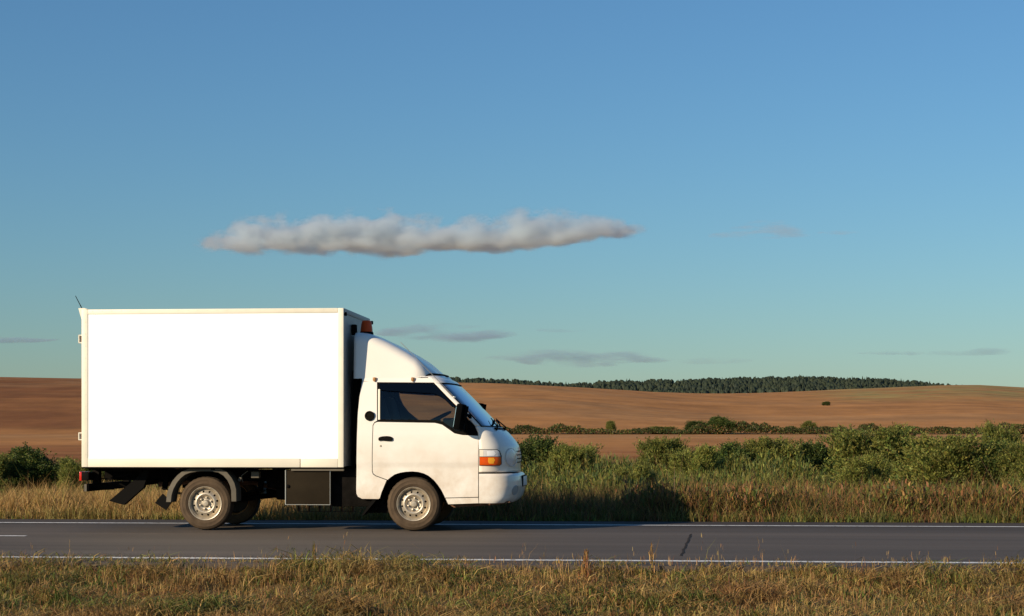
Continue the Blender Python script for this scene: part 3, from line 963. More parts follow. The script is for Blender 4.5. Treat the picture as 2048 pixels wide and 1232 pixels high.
# ---- mirrors
def make_mirror(sd):
    e = empty('mirror', parent=T)
    bm = bmesh.new()
    if sd < 0:
        c = q(920, 834.5, -1.0)
        yc, hh, ww = -0.99, 0.31, 0.18
    else:
        c = q(920, 834.5, -1.0); c = (c[0] + 0.03, c[1] + 0.06); yc, hh, ww = 1.02, 0.29, 0.18
    rot = Matrix.Rotation(R(9), 4, 'Y') @ Matrix.Rotation(R(12 * sd), 4, 'Z')
    box(bm, (c[0], yc, c[1]), (0.085, ww, hh), rot=rot, bevel=0.028)
    obj('mirror_housing', bm, M['mirror'], e)
    bm = bmesh.new()
    box(bm, (c[0] - 0.045, yc, c[1]), (0.004, ww - 0.06, hh - 0.07), rot=rot)
    obj('mirror_glass', bm, M['chrome'], e, smooth=0)
    bm = bmesh.new()
    d0 = qs(938, 862)
    tube(bm, [(d0[0], sd * 0.845, d0[1] + 0.02), (d0[0] - 0.02, sd * 0.90, d0[1] - 0.03), (c[0] + 0.01, sd * 0.97, c[1] - hh / 2 + 0.03)], 0.012, 8)
    tube(bm, [(d0[0] - 0.02, sd * 0.84, d0[1] - 0.015), (d0[0] - 0.02, sd * 0.88, d0[1] + 0.06), (c[0] + 0.02, sd * 0.97, c[1])], 0.010, 8)
    tube(bm, [(d0[0] - 0.03, sd * 0.845, d0[1] + 0.05), (c[0] + 0.02, sd * 0.95, c[1] + hh * 0.3)], 0.008, 8)
    obj('mirror_arm', bm, M['black'], e)
    # second small blade mirror ahead of it
    bm = bmesh.new()
    box(bm, (c[0] + 0.066, sd * 0.975, c[1] + 0.045), (0.014, 0.12, 0.17), rot=rot, bevel=0.005)
    obj('blade', bm, M['mirror'], e)
both(make_mirror)

# ---- roof fairing: arched cross-sections from the rear edge forward to the brow
FTOP = [(706.5, 677), (708, 672), (712, 669), (718, 667.6), (730, 667.2), (745, 669), (757, 673.5), (769.6, 679.5), (788, 688), (806, 697.4), (825, 708), (842.6, 719), (858, 731), (872, 743.2), (880, 749.5), (886, 754)]
FBOT = 757.0
def build_fairing():
    tp = [q(px, py, -0.25) for px, py in FTOP]
    tx, tz = [p[0] for p in tp], [p[1] for p in tp]
    zb_ = q(800, FBOT, -0.74)[1] - 0.002
    x0 = q(706.5, 700, -0.74)[0]; x1 = q(850, 757, -0.74)[0]
    xe = tx[-1]
    bm = bmesh.new(); rows = []
    xs = np.concatenate([x0 + np.array([0, 0.008, 0.02, 0.04]), np.linspace(x0 + 0.07, xe - 0.004, 40)])
    for x in xs:
        zt_ = interp(x, tx, tz)
        f = max(0, (x - (x1 - 0.14)) / (xe - (x1 - 0.14)))
        w0 = 0.738 * (1 - f ** 2.4) ** (1 / 2.4) if f < 1 else 0.02
        w0 = max(w0, 0.05)
        edge = min(1, (x - x0) / 0.02)
        w0 -= 0.02 * (1 - edge) ** 2
        w0 -= 0.0
        h_ = max(zt_ - zb_, 0.004)
        rc_ = min(0.13, h_ * 0.9, w0 * 0.9)
        half = [(w0, k / 8 * (h_ - rc_)) for k in range(8)]
        half += [(w0 - rc_ * 1.3 + rc_ * 1.3 * math.cos(a), h_ - rc_ + rc_ * math.sin(a) * 0.93) for a in np.linspace(0, HP, 11)]
        wt = w0 - rc_ * 1.3
        half += [(wt * (1 - k / 6), h_ - rc_ * 0.07 * (1 - k / 6) ** 2) for k in range(1, 7)]
        pr2 = [(-a, b) for a, b in half] + [(a, b) for a, b in half[-2::-1]]
        r = [bm.verts.new((x, a * (1 - 0.10 * b), zb_ + b)) for a, b in pr2]
        rows.append(r)
    for a, b in zip(rows, rows[1:]):
        for k in range(len(a) - 1): bm.faces.new((a[k], a[k + 1], b[k + 1], b[k]))
    rim = [bm.verts.new((v.co.x + 0.03, v.co.y * 0.94, zb_ + (v.co.z - zb_) * 0.94)) for v in rows[0]]
    for k in range(len(rim) - 1): bm.faces.new((rows[0][k], rim[k], rim[k + 1], rows[0][k + 1]))
    bm.faces.new(rim)
    fr = obj('roof_fairing', bm, M['fairing'], T, smooth=40)
    # black foot seal following the front edge
    bm = bmesh.new()
    pts = []
    for x in np.linspace(x1 - 0.06, xe - 0.004, 16):
        f = max(0, (x - (x1 - 0.14)) / (xe - (x1 - 0.14)))
        w0 = 0.738 * (1 - min(f, 1) ** 2.4) ** (1 / 2.4)
        pts.append(Vector((x + 0.012, -max(w0, 0.05) - 0.006, zb_ + 0.004 + 0.05 * sstep(x1 - 0.04, x1 + 0.05, x))))
    pts += [Vector((v.x, -v.y, v.z)) for v in pts[::-1]]
    tube(bm, pts, 0.013, 8)
    obj('foot_seal', bm, M['rubber'], fr)
    for px in (749, 825.6):
        for sd in (-1, 1):
            lx, lz = q(px, 758.8, -0.76)
            bm = bmesh.new()
            box(bm, (lx, sd * 0.752, lz), (0.044, 0.022, 0.038), bevel=0.004)
            box(bm, (lx, sd * 0.765, lz - 0.004), (0.020, 0.010, 0.052), bevel=0.003)
            obj('latch', bm, M['rim_orange'], fr)
build_fairing()

# ---- orange beacon on the fairing
bx, bz = q(733.2, 668, -0.30)
bc = empty('beacon', parent=T)
def lathe_z(bm, prof, c, n=28):
    rings = [[bm.verts.new((c[0] + r * math.cos(2 * math.pi * k / n), c[1] + r * math.sin(2 * math.pi * k / n), c[2] + z)) for k in range(n)] for r, z in prof]
    for a, b in zip(rings, rings[1:]):
        for k in range(n): bm.faces.new((a[k], a[(k + 1) % n], b[(k + 1) % n], b[k]))
bm = bmesh.new(); lathe_z(bm, [(0.001, -0.03), (0.085, -0.03), (0.085, 0.012), (0.078, 0.022), (0.001, 0.022)], (bx, -0.30, bz)); obj('beacon_base', bm, M['black'], bc)
bm = bmesh.new(); lathe_z(bm, [(0.076, 0.02), (0.073, 0.06), (0.064, 0.12), (0.057, 0.150), (0.048, 0.160), (0.001, 0.163)], (bx, -0.30, bz)); obj('beacon_lens', bm, M['beacon'], bc)
bm = bmesh.new(); lathe_z(bm, [(0.001, 0.02), (0.022, 0.02), (0.022, 0.11), (0.001, 0.115)], (bx, -0.30, bz), 14)
box(bm, (bx + 0.02, -0.30, bz + 0.08), (0.008, 0.06, 0.07))
obj('reflector', bm, M['rim_orange'], bc)

# ---- cargo box
HW = 0.955
def qb(px, py): return q(px, py, -HW)
bxl, _ = qb(163, 780); bxr, _ = qb(687, 780)
ztop = (qb(400, 618.3)[1]); zbot = qb(400, 935)[1]
cargo = empty('cargo_box', parent=T)
pxl, pxr = qb(175.5, 780)[0], qb(675.5, 780)[0]
pzt, pzb = qb(420, 627.5)[1], qb(420, 917.5)[1]
for sd in (-1, 1):
    bm = bmesh.new(); box(bm, ((pxl + pxr) / 2, sd * (HW - 0.022), (pzt + pzb) / 2), (pxr - pxl + 0.004, 0.03, pzt - pzb + 0.004))
    obj('side_panel', bm, M['panel'], cargo, smooth=0)
    bm = bmesh.new(); box(bm, ((bxl + pxl) / 2, sd * (HW - 0.02), (ztop + zbot) / 2), (pxl - bxl, 0.04, ztop - zbot), bevel=0.005); obj('corner_post', bm, M['frame'], cargo)
    bm = bmesh.new(); box(bm, ((bxr + pxr) / 2, sd * (HW - 0.02), (ztop + zbot) / 2), (bxr - pxr, 0.04, ztop - zbot), bevel=0.008); obj('corner_post', bm, M['frame'], cargo)
    bm = bmesh.new(); box(bm, ((pxl + pxr) / 2, sd * (HW - 0.02), (ztop + pzt) / 2), (pxr - pxl - 0.002, 0.04, ztop - pzt), bevel=0.004); obj('top_rail', bm, M['frame'], cargo)
    xsp = qb(600.3, 925)[0]
    for xa, xb in ((pxl, xsp - 0.002), (xsp + 0.002, pxr)):
        bm = bmesh.new(); box(bm, ((xa + xb) / 2, sd * (HW - 0.02), (zbot + pzb) / 2), (xb - xa - 0.002, 0.04, pzb - zbot), bevel=0.004); obj('bottom_rail', bm, M['frame'], cargo)
    # rivets and a weld scar on the joints
    bm = bmesh.new()
    for k in range(26):
        xk = pxl + 0.06 + k * (pxr - pxl - 0.12) / 25
        for zz in (ztop - 0.018,):
            vs = bmesh.ops.create_uvsphere(bm, u_segments=6, v_segments=4, radius=0.005)['verts']
            bmesh.ops.translate(bm, vec=(xk, sd * HW, zz), verts=vs)
    for k in range(12):
        zk = zbot + 0.15 + k * (ztop - zbot - 0.3) / 11
        vs = bmesh.ops.create_uvsphere(bm, u_segments=6, v_segments=4, radius=0.005)['verts']
        bmesh.ops.translate(bm, vec=((bxl + pxl) / 2 + 0.012, sd * HW, zk), verts=vs)
    tag(obj('rivet', bm, M['frame'], cargo), kind='stuff')
    bm = bmesh.new()
    for k in range(7):
        zk = zbot + 0.01 + k * 0.015
        vs = bmesh.ops.create_uvsphere(bm, u_segments=6, v_segments=4, radius=0.0045)['verts']
        bmesh.ops.translate(bm, vec=(xsp + random.uniform(-.003, .003), sd * (HW + 0.0005), zk), verts=vs)
    obj('weld_scar', bm, M['rust'], cargo)
bm = bmesh.new(); box(bm, (bxr - 0.022, 0, (ztop + zbot) / 2), (0.036, 2 * HW - 0.084, ztop - zbot - 0.02)); obj('front_wall', bm, M['boxend'], cargo, smooth=0)
bm = bmesh.new(); box(bm, (bxr - 0.012, 0, ztop - 0.03), (0.034, 2 * HW - 0.08, 0.06), bevel=0.005); obj('front_rail', bm, M['boxend'], cargo)
bm = bmesh.new(); box(bm, ((bxl + bxr) / 2, 0, ztop - 0.012), (bxr - bxl - 0.05, 2 * HW - 0.085, 0.02)); obj('box_roof', bm, M['boxend'], cargo, smooth=0)
bm = bmesh.new(); box(bm, ((bxl + bxr) / 2, 0, zbot + 0.03), (bxr - bxl - 0.085, 2 * HW - 0.085, 0.05)); obj('box_floor', bm, M['chassis'], cargo, smooth=0)
for sd in (-1, 1):
    bm = bmesh.new(); box(bm, (bxl + 0.016, sd * (HW - 0.045) / 2, (ztop + zbot) / 2), (0.028, HW - 0.05, ztop - zbot - 0.03), bevel=0.004)
    dr = obj('rear_door', bm, M['panel'], cargo)
    for py0, py1 in ((670, 687), (865.5, 881)):
        z1, z0 = qb(160, py0)[1], qb(160, py1)[1]
        xh = qb(156.2, 780)[0]
        bm = bmesh.new()
        yy = sd * (HW - 0.03)
        box(bm, (xh + 0.006, yy, (z0 + z1) / 2), (0.010, 0.05, z1 - z0))
        box(bm, ((xh + bxl) / 2 + 0.003, yy, z1 - 0.006), (bxl - xh - 0.004, 0.05, 0.012))
        box(bm, ((xh + bxl) / 2 + 0.003, yy, z0 + 0.006), (bxl - xh - 0.004, 0.05, 0.012))
        hg = obj('hinge', bm, M['frame'], cargo, smooth=0)
        bm = bmesh.new(); box(bm, (bxl - 0.010, yy + sd * -0.005, (z0 + z1) / 2), (0.018, 0.03, z1 - z0 - 0.03)); obj('hinge_pin', bm, M['rust'], cargo, smooth=0)
    bm = bmesh.new()
    tube(bm, [(bxl - 0.02, sd * 0.12, zbot + 0.02), (bxl - 0.02, sd * 0.12, ztop - 0.03)], 0.012, 8)
    obj('lock_bar', bm, M['alu'], cargo)
    # gusset and gutter lip at the top rear corner
    g0 = [qb(156.6, 617.2), qb(168, 616.6), qb(176, 619.2), qb(163.2, 620.5), qb(163.2, 640), qb(159.5, 628)]
    bm = bmesh.new(); prism_xz(bm, [(a, b) for a, b in g0], sd * (HW - 0.05), sd * (HW - 0.002)); obj('corner_gusset', bm, M['frame'], cargo, smooth=0)
bm = bmesh.new()
r0, r1 = qb(163.5, 617), qb(149.8, 592)
tube(bm, [(r0[0], -HW + 0.02, r0[1] - 0.01), (r1[0], -HW + 0.02, r1[1])], [0.006, 0.004], 6)
obj('corner_rod', bm, M['black'], cargo)
# marker lamp and dark fitting on the front wall
mx_, mz_ = q(690.5, 628.5, -HW + 0.06)
bm = bmesh.new(); box(bm, (bxr + 0.012, -HW + 0.07, mz_), (0.03, 0.05, 0.045), bevel=0.006); obj('marker_lamp', bm, M['black'], cargo)
bm = bmesh.new(); box(bm, (bxr + 0.04, HW - 0.10, q(742, 647, HW)[1]), (0.03, 0.05, 0.045), bevel=0.006); obj('marker_lamp', bm, M['black'], cargo)
sx, sz = q(714, 660, -0.45)
bm = bmesh.new(); box(bm, (bxr + 0.035, -0.42, sz), (0.06, 0.10, 0.13), bevel=0.01); obj('cable_box', bm, M['black'], cargo)
bm = bmesh.new(); box(bm, (bxr + 0.08, 0.10, 1.22), (0.10, 1.25, 1.45), bevel=0.02); obj('gap_blocker', bm, M['black'], cargo)  # added black block, stops sky light showing through the gap behind the cab
bm = bmesh.new(); box(bm, (bxr - 0.05, 0.0, zbot - 0.09), (0.5, 1.4, 0.12)); obj('sub_frame', bm, M['chassis'], cargo, smooth=0)
# grey under-rail
ux0, uz0 = qb(581, 938.5); ux1, uz1 = qb(686, 942.5)
bm = bmesh.new(); box(bm, ((ux0 + ux1) / 2, -HW + 0.06, (uz0 + uz1) / 2), (ux1 - ux0, 0.05, abs(uz0 - uz1))); obj('under_rail', bm, M['fender'], cargo, smooth=0)

# ---- chassis
WB = -2.55
ch = empty('chassis', parent=T)
def beam(name, p0, p1, sy, sz_, m=None, bevel=0):
    bm = bmesh.new()
    a, b = Vector(p0), Vector(p1); d = b - a
    rot = d.to_track_quat('X', 'Z').to_matrix().to_4x4()
    box(bm, (a + b) / 2, (d.length, sy, sz_), rot=rot, bevel=bevel)
    return obj(name, bm, m or M['chassis'], ch, smooth=0)
zr = zbot - 0.02
for sd in (-1, 1):
    beam('frame_rail', (bxl + 0.10, sd * 0.36, zr - 0.085), (0.4, sd * 0.36, zr - 0.11), 0.06, 0.13)
for x in np.linspace(bxl + 0.08, bxr - 0.10, 9):
    beam('cross_member', (x, -HW + 0.09, zbot - 0.020), (x, HW - 0.09, zbot - 0.020), 0.05, 0.035)
for sd in (-1, 1):
    beam('sub_rail', (bxl + 0.01, sd * (HW - 0.05), zbot - 0.010), (bxr - 0.02, sd * (HW - 0.05), zbot - 0.010), 0.035, 0.018)
    # leaf springs
    bm = bmesh.new()
    for k in range(4):
        L = 0.62 - 0.12 * k
        pts = [Vector((WB + L * u, sd * 0.50, 0.40 - 0.014 * k + 0.10 * (L * u) ** 2 / 0.38)) for u in np.linspace(-1, 1, 9)]
        for a, b in zip(pts, pts[1:]):
            d = b - a
            box(bm, (a + b) / 2, (d.length * 1.05, 0.055, 0.009), rot=d.to_track_quat('X', 'Z').to_matrix().to_4x4())
    obj('leaf_spring', bm, M['chassis'], ch, smooth=0)
    for xx in (WB - 0.60, WB + 0.60): beam('spring_hanger', (xx, sd * 0.46, 0.48), (xx + 0.01, sd * 0.40, 0.66), 0.06, 0.04)
    beam('shock_absorber', (WB - 0.12, sd * 0.45, 0.36), (WB - 0.26, sd * 0.42, 0.68), 0.045, 0.045)
bm = bmesh.new()
tube(bm, [(WB, -0.62, 0.325), (WB, -0.17, 0.325), (WB, -0.10, 0.325), (WB, 0.10, 0.325), (WB, 0.17, 0.325), (WB, 0.62, 0.325)], [0.045, 0.05, 0.13, 0.13, 0.05, 0.045], 14)
tube(bm, [(WB + 0.1, 0, 0.335), (WB + 1.3, 0, 0.47), (-0.55, 0, 0.53)], [0.035, 0.035, 0.035], 10)
obj('rear_axle', bm, M['chassis'], ch)
bm = bmesh.new()
tube(bm, [(0, -0.60, 0.325), (0, 0.60, 0.325)], 0.04, 10)
box(bm, (0.05, 0, 0.36), (0.35, 0.7, 0.10), bevel=0.02)
box(bm, (-0.25, 0, 0.50), (0.85, 0.46, 0.34), bevel=0.05)
obj('engine_block', bm, M['chassis'], ch)
# tool box hanging below the floor, with bright edge trims
tx0, tz1 = q(571.5, 941, -0.90); tx1, tz0 = q(660, 1010.5, -0.90)
bm = bmesh.new(); box(bm, ((tx0 + tx1) / 2, -0.66, (tz0 + tz1) / 2), (tx1 - tx0, 0.46, tz1 - tz0), bevel=0.008)
tb = obj('toolbox', bm, M['toolbox'], T)
bm = bmesh.new()
box(bm, (tx0 - 0.004, -0.892, (tz0 + tz1) / 2), (0.010, 0.012, tz1 - tz0))
box(bm, ((tx0 + tx1) / 2, -0.892, tz0 + 0.002), (tx1 - tx0, 0.012, 0.006))
box(bm, (tx1, -0.892, (tz0 + tz1) / 2), (0.005, 0.012, tz1 - tz0))
obj('edge_trim', bm, M['alu'], tb, smooth=0)
kx, kz = q(575.5, 973, -.9)
bm = bmesh.new(); lathe_y(bm, [(0.022, 0.0), (0.022, -0.012), (0.012, -0.018), (0.0005, -0.018)], 14, (kx, -0.889, kz)); obj('lock_knob', bm, M['black'], tb)
# battery crate / dark tank between the tool box and the cab, spare wheel carrier, fuel tank, air tank
bm = bmesh.new()
c0, cz1 = q(662, 943, -0.78); c1, cz0 = q(742, 1014, -0.78)
box(bm, ((c0 + c1) / 2, -0.58, (cz0 + cz1) / 2), (c1 - c0, 0.40, cz1 - cz0), bevel=0.01)
obj('battery_crate', bm, M['chassis'], ch)
bm = bmesh.new()
box(bm, (q(620, 1000, 0.5)[0], 0.58, 0.52), (1.1, 0.42, 0.34), bevel=0.05)
obj('fuel_tank', bm, M['chassis'], ch)
bm = bmesh.new()
box(bm, (-1.62, -0.1, 0.60), (0.55, 0.5, 0.20), bevel=0.03)
box(bm, (-1.15, 0.0, 0.48), (1.3, 0.55, 0.26), bevel=0.03)
obj('gearbox', bm, M['chassis'], ch)
bm = bmesh.new()
tube(bm, [(-0.7, 0.2, 0.40), (-1.6, 0.2, 0.42), (-2.2, 0.22, 0.55), (-3.0, 0.25, 0.56), (-3.45, 0.30, 0.52)], 0.03, 8)
tube(bm, [(-1.55, 0.2, 0.43), (-1.0, 0.2, 0.42)], 0.075, 12)
obj('exhaust_pipe', bm, M['rust'], ch)
bx0, bz0 = q(487, 957, -0.74)
bm = bmesh.new()
tube(bm, [(bx0 - 0.02, -0.70, bz0 - 0.05), (bx0 - 0.03, -0.72, bz0 + 0.03), (bx0 + 0.05, -0.72, bz0 + 0.09)], 0.007, 6)
box(bm, (q(512, 950, -.7)[0], -0.70, q(512, 950, -.7)[1]), (0.10, 0.10, 0.08), bevel=0.01)
box(bm, (q(480, 959, -.72)[0], -0.72, q(480, 959, -.72)[1]), (0.03, 0.03, 0.05), rot=Matrix.Rotation(0.4, 4, 'Y'))
obj('bracket', bm, M['fender'], ch, smooth=0)
# far-side guard: rail with small posts seen below the body
fz1 = q(650, 1011, 0.8)[1]; fz0 = q(650, 1024, 0.8)[1]
bm = bmesh.new()
for px in (598, 619, 640, 662, 684, 706):
    fx_ = q(px, 1017, 0.8)[0]
    box(bm, (fx_, 0.80, (fz0 + fz1) / 2), (0.022, 0.02, fz1 - fz0))
box(bm, (q(655, 1017, .8)[0], 0.80, fz1 + 0.03), (0.85, 0.03, 0.05))
box(bm, (q(655, 1017, .8)[0], 0.815, fz0 + 0.004), (0.74, 0.01, 0.008))
obj('side_guard', bm, M['rust'], ch, smooth=0)

# tail: lamps, under-run bar with its struts, wiring
def make_tail(sd):
    lx0, lz1 = q(162.3, 944, -0.82); lx1, lz0 = q(167.0, 962, -0.82); lx2 = q(181, 950, -0.82)[0]
    yc = sd * 0.74
    bm = bmesh.new(); box(bm, ((lx1 + lx2) / 2, yc, (lz0 + lz1) / 2), (lx2 - lx1, 0.30, (lz1 - lz0) * 0.9), bevel=0.012)
    h = obj('tail_lamp', bm, M['black'], T)
    bm = bmesh.new(); box(bm, ((lx0 + lx1) / 2, yc, (lz0 + lz1) / 2), (lx1 - lx0, 0.30, lz1 - lz0), bevel=0.006)
    obj('red_lens', bm, M['redlamp'], h)
both(make_tail)
xa, za = q(169, 976, -0.80); xb, _ = q(176, 976, -0.80)
bm = bmesh.new(); box(bm, ((xa + xb) / 2, 0, za), (xb - xa + 0.02, 1.62, 0.092), bevel=0.006); obj('rear_bar', bm, M['chassis'], ch)
for sd in (-1, 1):
    bm = bmesh.new(); box(bm, ((xa + xb) / 2 - 0.004, sd * 0.816, za), (0.03, 0.008, 0.088)); obj('bar_end', bm, M['fender'], ch, smooth=0)
    e = q(226, 974, -0.6)
    beam('bar_strut', (xb, sd * 0.62, za), (e[0], sd * 0.56, e[1]), 0.05, 0.075)
    beam('bar_strut', (e[0] - 0.05, sd * 0.56, e[1]), (e[0] + 0.50, sd * 0.40, e[1] + 0.06), 0.05, 0.05)
    hx = q(194, 955, -.6)[0]
    beam('tail_hanger', (hx, sd * 0.60, zbot - 0.01), (hx, sd * 0.60, za + 0.04), 0.10, 0.08)
    beam('tail_board', (q(183, 952, -.6)[0], sd * 0.62, q(183, 952, -.6)[1]), (q(200, 955, -.6)[0], sd * 0.62, q(200, 955, -.6)[1]), 0.12, 0.075)
beam('cross_rail', (q(202, 940, -.7)[0], -0.66, q(202, 940.5, -.7)[1]), (q(282, 940, -.7)[0], -0.66, q(282, 940.5, -.7)[1]), 0.05, 0.035)
bm = bmesh.new()
pts = [q(px, py, -0.6) for px, py in [(200, 957), (212, 958.5), (228, 956), (243, 952), (262, 948)]]
tube(bm, [(a, -0.6, b) for a, b in pts], 0.008, 6)
obj('wiring', bm, M['black'], ch)

# mud flaps (each a bent rubber sheet)
def flap_near(*a): flap(*a, sides=(-1,))
def flap(poly, y, wid, sides=(-1, 1), m='black'):
    for sd in sides:
        pts = [q(px, py, y) for px, py in poly]
        bm = bmesh.new()
        n = len(pts) // 2
        for k in range(n - 1):
            a, b, c, d = pts[k], pts[k + 1], pts[-2 - k], pts[-1 - k]
            prism_xz(bm, [a, b, c, d], sd * abs(y), sd * (abs(y) - wid))
        bmesh.ops.remove_doubles(bm, verts=bm.verts[:], dist=1e-5)
        obj('mud_flap', bm, M[m], T, smooth=0)
flap_near([(279, 936), (278.4, 951.8), (247, 978), (218, 1002.5), (247, 1010.5), (268, 992), (287, 975), (300, 936)], -0.66, 0.10)
flap([(325, 988), (309.7, 1006.2), (332, 1021), (343.5, 1005)], -0.80, 0.02)
flap([(747, 996), (744, 1001), (722, 1032.5), (727, 1031), (752, 1001), (753, 996)], -0.80, 0.26)
bm = bmesh.new()
for (px, py) in ((765, 1005), (752, 1018), (747, 1021)):
    x, z = q(px, py, -0.70)
    box(bm, (x, -0.62, z), (0.06, 0.16, 0.03), rot=Matrix.Rotation(R(-58), 4, 'Y'))
x, z = q(752, 1018, -.6)
box(bm, (x + 0.05, -0.5, z + 0.02), (0.30, 0.3, 0.14), bevel=0.02)
obj('step_bracket', bm, M['chassis'], ch, smooth=0)

# rear wheel fenders
def make_fender(sd):
    out = [(332, 1004.5), (333.5, 990), (337, 977), (345, 962), (354.6, 951), (364, 943.5), (376, 938.5), (392, 936.8), (408, 936.4), (426, 936.8), (442, 938.4), (454, 945.5), (463, 956.6), (468.5, 967), (471.8, 980), (472.2, 1003.5)]
    inn = [(341.5, 1004.8), (343, 991), (346.5, 979), (353.5, 966), (361.5, 956.5), (370, 949.8), (380, 945.8), (394, 943.6), (408, 943.0), (424, 943.4), (437, 945.6), (447, 952), (454.8, 961), (459.6, 970.5), (462.4, 982), (463, 1003.5)]
    po = [q(px, py, -0.86) for px, py in out]; pi = [q(px, py, -0.86) for px, py in inn]
    bm = bmesh.new()
    A = [bm.verts.new((x, sd * 0.855, z)) for x, z in po]; B = [bm.verts.new((x, sd * 0.862, z)) for x, z in pi]
    C2 = [bm.verts.new((x, sd * 0.60, z)) for x, z in po]; D2 = [bm.verts.new((x, sd * 0.60, z - 0.006)) for x, z in pi]
    for k in range(len(A) - 1):
        bm.faces.new((A[k], A[k + 1], B[k + 1], B[k]))
        bm.faces.new((A[k], C2[k], C2[k + 1], A[k + 1]))
        bm.faces.new((B[k], B[k + 1], D2[k + 1], D2[k]))
        bm.faces.new((C2[k], D2[k], D2[k + 1], C2[k + 1]))
    bm.faces.new((A[0], B[0], D2[0], C2[0])); bm.faces.new((A[-1], C2[-1], D2[-1], B[-1]))
    obj('fender', bm, M['fender'], T, smooth=50)
both(make_fender)

# ---- wheels
def build_wheel(name, x, sd, parent, rusty=False):
    """wheel whose outer face looks to side sd; built about its own hub"""
    e = empty(name, (x, sd * 0.80, 0.325), parent=parent)
    i = -sd                                        # inward direction
    tyre_prof = [(0.198, 0.040), (0.203, 0.014), (0.211, 0.004), (0.222, -0.001), (0.238, -0.006), (0.240, -0.0075), (0.243, -0.006), (0.262, -0.007), (0.280, -0.004), (0.283, -0.0055), (0.286, -0.003), (0.300, 0.004), (0.312, 0.014)]
    tread_prof = [(0.312, 0.014), (0.319, 0.024), (0.3235, 0.038), (0.3238, 0.060), (0.317, 0.062), (0.317, 0.068), (0.3245, 0.070), (0.325, 0.092), (0.317, 0.094), (0.317, 0.100), (0.325, 0.102), (0.3245, 0.124), (0.317, 0.126), (0.317, 0.132), (0.3238, 0.134), (0.3235, 0.156), (0.319, 0.170), (0.312, 0.180)]
    inner_prof = [(0.312, 0.180), (0.280, 0.196), (0.235, 0.196), (0.205, 0.182), (0.200, 0.165)]
    bm = bmesh.new()
    lathe_y(bm, [(r, i * y) for r, y in tyre_prof], 64)
    ty = obj('tyre', bm, M['tyre'], e, smooth=40)
    bm = bmesh.new(); rings = lathe_y(bm, [(r, i * y) for r, y in tread_prof], 96)
    for ri in (0, 1, 2, len(rings) - 3, len(rings) - 2):
        for k, v in enumerate(rings[ri]):
            if k % 3 == 0 and ri > 0:
                v.co.x *= 0.982; v.co.z *= 0.982
    tr = obj('tread', bm, M['tread'], e, smooth=30)
    bm = bmesh.new(); lathe_y(bm, [(r, i * y) for r, y in inner_prof], 48); obj('inner_sidewall', bm, M['tyre'], e)
    rm = M['rim_orange'] if rusty else M['rim']  # far rims get the orange that stands for sunlight on them
    prof = [(0.2045, 0.012), (0.2065, 0.004), (0.203, -0.001), (0.197, 0.001), (0.193, 0.010), (0.190, 0.020), (0.184, 0.026), (0.180, 0.030), (0.177, 0.050), (0.171, 0.060)]
    bm = bmesh.new(); lathe_y(bm, [(r, i * y) for r, y in prof], 64)
    lathe_y(bm, [(r, i * y) for r, y in [(0.180, 0.030), (0.178, 0.10), (0.190, 0.165), (0.203, 0.18)]], 48)
    rim = obj('rim', bm, rm, e)
    # dished disc with a ring of round holes
    def disc_y(r): return interp(r, [0.06, 0.080, 0.086, 0.100, 0.108, 0.120, 0.130, 0.150, 0.162, 0.172], [0.050, 0.050, 0.044, 0.024, 0.018, 0.018, 0.026, 0.040, 0.052, 0.062])
    NH = 12
    vts, eds = [], []
    def loop(pts):
        s0 = len(vts); vts.extend(pts); eds.extend([(s0 + k, s0 + (k + 1) % len(pts)) for k in range(len(pts))])
    for rr_ in (0.172, 0.162, 0.126, 0.118, 0.108, 0.100, 0.088, 0.078, 0.055):
        loop([Vector((rr_ * math.cos(a), rr_ * math.sin(a))) for a in np.linspace(0, 2 * math.pi, 73)[:-1]])
    hc = [(0.144 * math.cos(2 * math.pi * k / NH + 0.2), 0.144 * math.sin(2 * math.pi * k / NH + 0.2)) for k in range(NH)]
    for hx_, hz_ in hc:
        loop([Vector((hx_ + 0.0125 * math.cos(a), hz_ + 0.0125 * math.sin(a))) for a in np.linspace(0, 2 * math.pi, 15)[:-1]])
    v2, e2, f2, *_ = delaunay_2d_cdt(vts, eds, [], 0, 1e-7)
    bm = bmesh.new()
    V = [bm.verts.new((p.x, i * disc_y(p.length), p.y)) for p in v2]
    for f in f2:
        c = sum((v2[k] for k in f), Vector((0, 0))) / len(f)
        if c.length > 0.172 or c.length < 0.052: continue
        if any(math.hypot(c.x - a, c.y - b) < 0.0118 for a, b in hc): continue
        bm.faces.new([V[k] for k in f])
    for v in [v for v in bm.verts if not v.link_faces]: bm.verts.remove(v)
    obj('disc', bm, rm, e, smooth=45)
    bm = bmesh.new(); lathe_y(bm, [(0.176, i * 0.085), (0.0005, i * 0.085)], 32); obj('brake_drum', bm, M['hole'], e)
    bm = bmesh.new()
    lathe_y(bm, [(r, i * y) for r, y in [(0.060, 0.054), (0.046, 0.050), (0.043, 0.034), (0.038, 0.030), (0.036, 0.018), (0.032, 0.013), (0.012, 0.011), (0.0004, 0.011)]], 28)
    hb = obj('hub', bm, rm, e)
    for k in range(6):
        a = 2 * math.pi * k / 6 + 0.35
        bm = bmesh.new()
        lathe_y(bm, [(0.0135, i * 0.052), (0.0135, i * 0.026), (0.009, i * 0.024), (0.006, i * 0.023), (0.006, i * 0.016), (0.0004, i * 0.015)], 6, (0.069 * math.cos(a), 0, 0.069 * math.sin(a)))
        obj('lug_nut', bm, rm, e, smooth=0)
    return e
build_wheel('wheel', 0.0, -1, T); build_wheel('wheel', WB, -1, T)
build_wheel('wheel', 0.0, 1, T, True); build_wheel('wheel', WB, 1, T, True)

